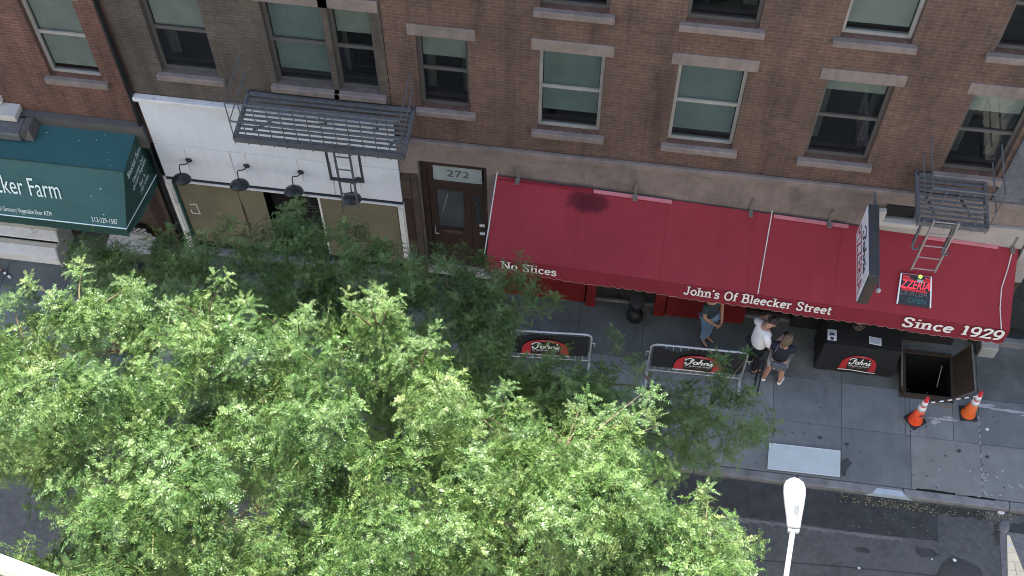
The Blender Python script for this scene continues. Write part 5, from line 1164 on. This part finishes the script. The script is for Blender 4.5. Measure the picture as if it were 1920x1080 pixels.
# ================================================================== TREES
CL=[(-1.2,4.54,9.77,0.31,0),(0.16,4.47,8.66,0.28,0),(-0.28,4.33,9.09,0.33,0),(-6.05,4.9,9.53,0.25,0),(-2.83,6.34,9.1,0.35,0),(-1.91,5.06,9.61,0.25,0),(-6.52,5.78,9.44,0.38,0),(-3.87,3.92,8.93,0.27,0),(-6.1,3.78,8.89,0.35,0),(-4.1,3.49,9.9,0.29,0),(-3.86,6.61,8.92,0.4,0),(-6.04,6.99,8.45,0.24,0),(-3.63,4.55,10.04,0.22,0),(-4.06,6.26,8.46,0.26,0),(-4.27,3.98,10.04,0.38,0),(1.12,4.23,9.76,0.29,0),(-1.84,4.18,10.21,0.27,0),(-5.48,5.19,10,0.38,0),(-1.26,4.16,9.25,0.25,0),(-3.28,3.84,9.34,0.26,0),(-6.76,6.8,7.99,0.25,0),(-0.68,4.33,8.21,0.31,0),(-2.72,5.5,9.53,0.39,0),(-5.69,3.74,8.74,0.31,0),(-5.07,4.11,8.62,0.28,0),(-4.32,5.7,8.4,0.23,0),(-3.25,4.32,9.23,0.25,0),(-0.08,4.76,9.98,0.37,0),(-1.1,5.2,9.47,0.25,0),(-3.89,4.22,10.22,0.28,0),(-2.52,4.46,8.85,0.25,0),(-0.77,5.13,8.58,0.34,0),(-2.77,4.92,9.04,0.36,0),(-1.53,5.85,9.66,0.32,0),(-3.42,5.51,9.24,0.36,0),(-4.66,5.71,9.52,0.26,0),(-3.34,6.24,8.63,0.22,0),(-4.63,6.48,9.05,0.36,0),(-0.88,6.18,8.53,0.34,0),(-2.59,5.39,8.81,0.33,0),(-5.05,4.74,9.26,0.38,0),(-1.62,5.72,8.85,0.27,0),(-2.19,4.33,8.45,0.28,0),(0.32,4.99,9.91,0.27,0),(-5.93,7.63,7.56,0.37,0),(-5.04,5.5,9.87,0.24,0),(-4.43,5.1,9.44,0.29,0),(-2.94,3.95,8.67,0.34,0),(-4.91,7.71,7.57,0.24,0),(0.65,4.37,9.09,0.39,0),(1.23,4.97,9.04,0.37,0),(-0.3,5.85,8.74,0.28,0),(-5.4,3.65,8.32,0.27,0),(-5.46,5.49,8.75,0.4,0),(-3.65,7.47,7.67,0.36,0),(1.5,4.08,10.06,0.31,0),(0.71,5,9.38,0.23,0),(-2.06,6.96,8.27,0.24,0),(-2.75,7.89,7.59,0.23,0),(0.3,4.67,9.42,0.39,0),(0.17,5.6,9.49,0.29,0),(-3.58,4.07,9.8,0.29,0),(-1.6,3.8,9.48,0.23,0),(-5.79,5.18,8.79,0.26,0),(-0.89,4.55,8.76,0.3,0),(-2.24,3.58,9.93,0.25,0),(-0.67,5.38,9.25,0.35,0),(-6.63,10.46,4.45,0.46,1),(0.3,7.97,4.84,0.41,1),(-5.71,9.75,5.71,0.39,1),(-0.89,7.68,5.34,0.37,1),(1.67,8.49,4.47,0.4,5),(-0.35,8.2,4.77,0.38,1),(-6.99,9.89,4.89,0.47,1),(-2.76,8.86,5.58,0.44,1),(-1.51,8.13,4.94,0.39,1),(-4.94,9.42,5.64,0.38,1),(-0.56,8.37,5.66,0.45,1),(-3.74,10.19,5.61,0.4,1),(-5.64,9.33,5.23,0.46,1),(-2.93,10.09,4.84,0.37,1),(-5.08,8.87,5.64,0.44,1),(-1.63,8.56,5.53,0.42,1),(-3.73,9.95,4.84,0.41,1),(-4.15,9.77,5.03,0.32,1),(-1.02,8.83,4.97,0.32,1),(-2.05,8.1,5.9,0.38,1),(-1.9,10.75,4.35,0.31,5),(1.11,8.49,3.74,0.44,5),(-5.27,10.66,4.68,0.36,1),(0.25,8.69,5.02,0.46,1),(-4.75,10.01,4.69,0.43,1),(-4.46,10.04,5.53,0.31,1),(1.18,9.36,3.6,0.36,5),(-7.08,9.2,5.43,0.36,1),(-2.14,9.95,4.03,0.46,5),(-1.74,10.23,4.16,0.42,5),(-4.78,9.37,4.82,0.32,1),(-5.92,9.1,5.83,0.35,1),(-1.38,10.98,3.62,0.42,5),(-3.24,9.73,4.7,0.37,1),(-2.69,11.38,3.63,0.45,5),(-3.58,9.3,4.89,0.32,1),(-2.41,10.32,4.38,0.31,5),(-3.21,9.75,5.86,0.43,1),(-0.84,8.24,5.13,0.43,1),(-2.42,8.34,5.88,0.44,1),(0.62,7.49,5.34,0.48,1),(2.17,8.93,4.1,0.46,5),(-4.15,9.38,4.79,0.47,1),(-6.78,9.44,4.7,0.34,1),(-7.85,10.09,4.68,0.4,1),(-4.95,11.28,4.42,0.35,1),(1.7,9.18,4.07,0.4,5),(-2.59,9.56,4.99,0.45,1),(0.83,8.72,4.07,0.32,5),(-1.84,7.63,5.94,0.4,1),(-0.08,7.48,5.51,0.4,1),(-0.15,8.17,5.7,0.42,1),(0.45,6.69,5.08,0.45,2),(-2.21,6.55,5.02,0.45,2),(-5.35,8.03,6.1,0.45,2),(-8.35,8.7,5.23,0.45,2),(-4,8.33,5.57,0.45,2),(-5.08,5.2,5.31,0.45,2),(-4.83,6.8,5.15,0.45,2),(-6.94,7.09,5.24,0.45,2),(-8.19,7.14,6.07,0.45,2),(-0.09,5.61,5.2,0.45,2),(-3.57,6.11,5.58,0.45,2),(-1.15,5.99,5.17,0.45,2),(-6.25,7.71,5.5,0.45,2),(1.18,5.88,5.42,0.45,2),(-6.33,5.37,5.4,0.45,2),(-2.56,5.41,5.07,0.45,2),(-2.16,7.84,5.02,0.45,2),(-1.16,7.02,5.38,0.45,2),(-6.91,4.69,5.64,0.45,2),(-3.49,7.04,5.61,0.45,2),(-3.88,5.25,5.73,0.45,2),(-7.81,6.77,5.06,0.45,2),(-0.15,7.61,5.42,0.45,2),(-7.33,9.06,5.1,0.45,2),(-5.42,6.08,6.14,0.45,2),(1.73,6.57,5.53,0.45,2),(2,5.47,6.19,0.45,2),(-4.47,7.45,5.81,0.45,2),(-3.22,9.57,5.07,0.45,2),(-3.81,9.66,4.57,0.42,1),(-3.46,9.23,4.53,0.42,1),(-3.25,8.61,4.36,0.42,1),(-3,8.67,3.83,0.42,1),(-3.15,7.96,4.78,0.42,1),(-2.76,7.89,4.12,0.42,1),(-7.27,8.82,3.82,0.42,1),(-5.82,8.45,4.27,0.42,1),(-4.55,7,4.67,0.42,1),(-0.7,7.68,4.51,0.42,1),(-2.93,8.78,4.14,0.42,1),(-1.64,9.92,4.68,0.34,1),(-1.77,9.42,4.72,0.34,1),(-1.57,9.13,4.48,0.34,1),(-0.79,8.54,4.88,0.34,1),(-0.32,8.44,4.95,0.34,1),(-0.01,8.28,5.11,0.34,1),(-6.69,7.46,8.6,0.16,3),(-6.3,7.8,8.5,0.14,3),(-6.16,7.37,8.5,0.2,3),(-6.4,7.28,8.6,0.2,3),(-5.69,7.62,8.5,0.2,3),(-6.98,7.26,8.5,0.2,3),(-5.08,7.58,8.4,0.16,3),(-4.62,7.83,8.4,0.16,3),(-4.08,7.54,8.5,0.14,3),(-3.56,7.54,8.5,0.16,3),(-3.03,7.56,8.7,0.16,3),(-2.44,7.62,8.8,0.16,3),(-2.75,7.71,8.7,0.14,3),(-1.9,7.2,8.9,0.13,3),(-2.18,7.05,8.8,0.16,3),(-1.55,6.52,8.8,0.14,3),(-1.04,6.69,8.6,0.2,3),(-0.75,6.58,8.5,0.14,3),(-0.14,6.7,8.7,0.13,3),(-0.15,6.46,8.7,0.16,3),(0.23,6.61,8.5,0.2,3),(0.53,7.08,8.4,0.13,3),(0.43,6.74,8.5,0.16,3),(0.75,6.75,8.3,0.16,3),(1.4,6.08,8,0.2,3),(1.53,5.81,8,0.2,3),(0.75,5.78,8.2,0.15,3),(1.19,5.5,8.1,0.3,3),(1.44,5.45,8,0.3,3),(1.62,5.23,8,0.2,3),(1.8,5.22,8,0.12,3),(-4.85,11.24,5.2,0.2,4),(-4.93,10.88,5.2,0.25,4),(-5.87,10.84,5,0.2,4),(-7.73,9.77,5.5,0.14,4),(-1.38,10.96,4.6,0.18,4),(-1.02,10.49,4.5,0.25,4),(-1.46,10.62,4.5,0.25,4),(-0.77,10.38,4.5,0.14,4),(-3.44,10.77,5,0.18,4),(-2.48,10.66,5,0.2,4),(0.09,10.14,4.3,0.13,4),(0.19,10.02,4.2,0.12,4),(2.21,10.04,4.2,0.16,4),(1.85,10.01,4.2,0.16,4),(1.9,9.69,4.3,0.2,4),(1.45,8.95,4.4,0.2,4),(0.54,9.49,4.5,0.2,4),(2.29,8.71,4.6,0.16,4),(2.42,8.52,4.5,0.14,4),(1.68,7.81,5,0.2,4),(1.44,7.99,5,0.25,4),(-4.45,10.83,5,0.2,4),(-6.47,10.22,5,0.25,4),(-3.09,10.67,5,0.2,4)]
def frond(L, n, rng):
    """pinnate leaf along +X drooping to -Z : quads for leaflets and stalk"""
    v = []; f = []
    t = np.linspace(0.12, 1, n); droop = rng.uniform(.12, .42)
    x = L*t; z = -droop*L*t**2
    for i in range(n):
        tap = .62+.38*math.sin(PI*min(1,(t[i]*.9+.08)))
        ll = .036*tap*rng.uniform(.8,1.2); lw = ll*.42
        for s in (-1, 1):
            an = R(66+rng.uniform(-14,14))*s; dx, dy = math.cos(an), math.sin(an)
            dz = rng.uniform(-.45,.35); b = np.array([x[i], 0, z[i]]); d = np.array([dx, dy, dz]); p = np.array([-dy*s, dx*s, rng.uniform(-.55,.55)])*s
            k = len(v); v += [b, b+d*ll*.45+p*lw*.5, b+d*ll, b+d*ll*.5-p*lw*.5]; f.append((k,k+1,k+2,k+3))
    w_ = .0016
    for i in range(0, n-1, 3):
        j = min(n-1, i+3); k = len(v)
        v += [np.array([x[i],-w_,z[i]]), np.array([x[j],-w_,z[j]]), np.array([x[j],w_,z[j]+.001]), np.array([x[i],w_,z[i]+.001])]; f.append((k,k+1,k+2,k+3))
    return np.array(v), np.array(f)
def shoot(seed, L):
    """twig along +Z with fronds set around it; returns verts, quads, tint"""
    r_ = np.random.default_rng(seed); V = []; F = []; T = []; n = 0
    nf = int(r_.integers(10, 14)); bend = r_.uniform(-.35,.35,2)
    def axis(t): return np.array([bend[0]*t*t*L, bend[1]*t*t*L, L*t*(1-.12*t)])
    for k in range(nf):
        t = .12+.88*k/(nf-1); fl = (.135+.065*math.sin(PI*min(1,t*.85+.1)))*r_.uniform(.85,1.15)*(1.0 if t < .9 else .75)
        v, f = frond(fl, 7 if fl < .15 else 8, r_)
        el = R(r_.uniform(-12,28)+26*t*t); az = k*2.4+r_.uniform(-.4,.4)
        ce, se = math.cos(el), math.sin(el); Ry = np.array([[ce,0,-se],[0,1,0],[se,0,ce]])
        ca, sa = math.cos(az), math.sin(az); Rz = np.array([[ca,-sa,0],[sa,ca,0],[0,0,1]])
        v = v @ Ry.T @ Rz.T + axis(t)
        V.append(v); F.append(f+n); T.append(np.full(len(v), .16*t + (.12 if k >= nf-2 else 0) + r_.uniform(-.08,.08))); n += len(v)
    # twig, three sided
    P = [axis(t) for t in np.linspace(-.05, .97, 5)]
    for i in range(4):
        ra, rb = .0048*(1-.17*i), .0048*(1-.17*(i+1)); tri = [(math.cos(a), math.sin(a), 0) for a in (0, 2.09, 4.19)]
        for k in range(3):
            a, b = np.array(tri[k]), np.array(tri[(k+1)%3])
            V.append(np.array([P[i]+a*ra, P[i]+b*ra, P[i+1]+b*rb, P[i+1]+a*rb])); F.append(np.array([[n,n+1,n+2,n+3]])); T.append(np.full(4, .92)); n += 4
    return np.concatenate(V), np.concatenate(F), np.concatenate(T)
SH = [shoot(100+i, L) for i, L in enumerate((.20,.24,.28,.32,.24,.27,.36,.25))]
def quads_mesh(name, V, F, T, m):
    me = bpy.data.meshes.new(name); me.vertices.add(len(V)); me.vertices.foreach_set('co', V.astype(np.float32).ravel())
    nl = F.size; me.loops.add(nl); me.loops.foreach_set('vertex_index', F.astype(np.int32).ravel())
    me.polygons.add(len(F)); me.polygons.foreach_set('loop_start', np.arange(0, nl, 4, dtype=np.int32)); 
    try: me.polygons.foreach_set('loop_total', np.full(len(F), 4, dtype=np.int32))
    except Exception: pass
    me.update(calc_edges=True)
    at = me.attributes.new('tint', 'FLOAT', 'POINT'); at.data.foreach_set('value', np.clip(T, 0, 1).astype(np.float32))
    me.materials.append(m); return me
def basis(d, roll):
    d = d/np.linalg.norm(d); a = np.array([0,0,1.]) if abs(d[2]) < .9 else np.array([1.,0,0]); x = np.cross(a, d); x /= np.linalg.norm(x); y = np.cross(d, x)
    c, s = math.cos(roll), math.sin(roll); return np.stack([x*c+y*s, y*c-x*s, d], 1)
NSH = {0: 46, 1: 32, 2: 18, 3: 0, 4: 0, 5: 22}
def tree(label, base, clumps, lean, group='honey locust trees at the kerb'):
    t = thing('tree', label, 'tree', base, group)
    B0 = Vector(base); top = B0 + Vector((lean[0]*.35, lean[1]*.35, 3.1))
    trunk = [B0+Vector((0,0,-.05)), B0+Vector((0,0,.3)), B0+Vector((lean[0]*.08,lean[1]*.06,1.5)), top]
    MB().tube(trunk, [.20,.15,.13,.115], 12).build('trunk', M['bark'], t, smooth=True)
    P = np.array([c[:3] for c in clumps]); 
    # limbs : k-means of clumps
    k = 7; C = P[rng.choice(len(P), k, replace=False)].copy()
    for _ in range(12):
        lab = np.argmin(((P[:,None]-C[None])**2).sum(2), 1)
        for j in range(k):
            if (lab == j).any(): C[j] = P[lab == j].mean(0)
    tw = MB(); limbs = []
    for j in range(k):
        e = Vector(C[j]) - Vector((0,0,1.0)); m1 = top.lerp(e, .45) + Vector((0,0,-.05)); pts = [top-Vector((0,0,.15)), top.lerp(m1,.5)+Vector((random.uniform(-.1,.1),random.uniform(-.1,.1),.1)), m1, m1.lerp(e,.55)+Vector((0,0,.12)), e]
        MB().tube(pts, [.070,.048,.030,.019,.012], 9).build('limb', M['bark'], t, smooth=True); limbs.append(pts)
    V = []; F = []; T = []; n = 0; parts = 0
    for ci, (x, y, z, r_, kd) in enumerate(clumps):
        c = np.array([x, y, z]); pts = limbs[lab[ci]]; src = min([a_.lerp(b_, f_) for a_, b_ in zip(pts[1:], pts[2:]) for f_ in (random.uniform(0,.4), random.uniform(.5,.95))], key=lambda p: (p-Vector(c)).length*random.uniform(.8,1.25) + (.6 if p.z > z else 0))
        if kd in (3,4): src = Vector(min((q_ for q_ in clumps if q_[4] in ((0,) if kd == 3 else (1,5))), key=lambda q_: sum((q_[i]-c[i])**2 for i in range(3)))[:3])
        stem_end = Vector((x, y, z-r_*.35)); mid = src.lerp(stem_end, .55)+Vector((0,0,.10 if kd != 1 else .18))
        tw.tube([src, mid, stem_end], [.014,.009,.004], 5)
        ns = NSH[kd] if kd not in (3,4) else max(2, int(r_*16))
        ct = rng.uniform(-.10, .12)
        for s in range(ns):
            o = rng.normal(size=3); o /= np.linalg.norm(o)
            if o[2] < -.15: o[2] *= -.7
            pos = c + o*np.array([r_, r_, r_*.75])*rng.uniform(.45, .92)
            d = o*np.array([1,1,.6]) + np.array([0, 0, .35]) + rng.normal(size=3)*.28
            if kd in (3,4): pos = c + o*r_*.5*np.array([1,1,.4]) - np.array([0,0,.12]); d = np.array([o[0]*.35, o[1]*.35+.08, .9])
            sv, sf, st_ = SH[int(rng.integers(len(SH)))]; Rm = basis(d, rng.uniform(0, 6.28)); sc_ = rng.uniform(.72, 1.22)*(.8 if kd in (3,4) else 1)
            wv = (sv*sc_) @ Rm.T + pos; tv = st_ + .36 + ct + rng.uniform(-.12,.12)
            V.append(wv - np.array(base)); F.append(sf+n); T.append(tv); n += len(sv)
        if kd in (3,4):                                       # shoots that stand clear of the crown: a part each
            for q_ in range(ns):
                v_, f_, t_ = V.pop(), F.pop(), T.pop(); n -= len(v_)
                o = bpy.data.objects.new('leafy_shoot', quads_mesh('leafy_shoot', v_, f_-f_.min(), t_+.06, M['leaf'])); COL.objects.link(o); o.parent = t
    tag(tw.build('branches', M['twig'], t, smooth=True, solid=False), kind='stuff')
    me = quads_mesh('crown', np.concatenate(V), np.concatenate(F), np.concatenate(T), M['leaf'])
    o = bpy.data.objects.new('crown', me); COL.objects.link(o); o.parent = t; o['kind'] = 'stuff'
    return t
def side(c): return (c[0] - (-2.55 + .10*(c[2]-7))) < 0
tree('leafy green honey locust at left before the papered shop front', (-5.0,10.55,0), [c for c in CL if side(c)], (-.2,-1.9,0))
tree('leafy green honey locust at centre reaching over the crowd barriers', (-1.5,10.55,0), [c for c in CL if not side(c)], (.3,-1.9,0))
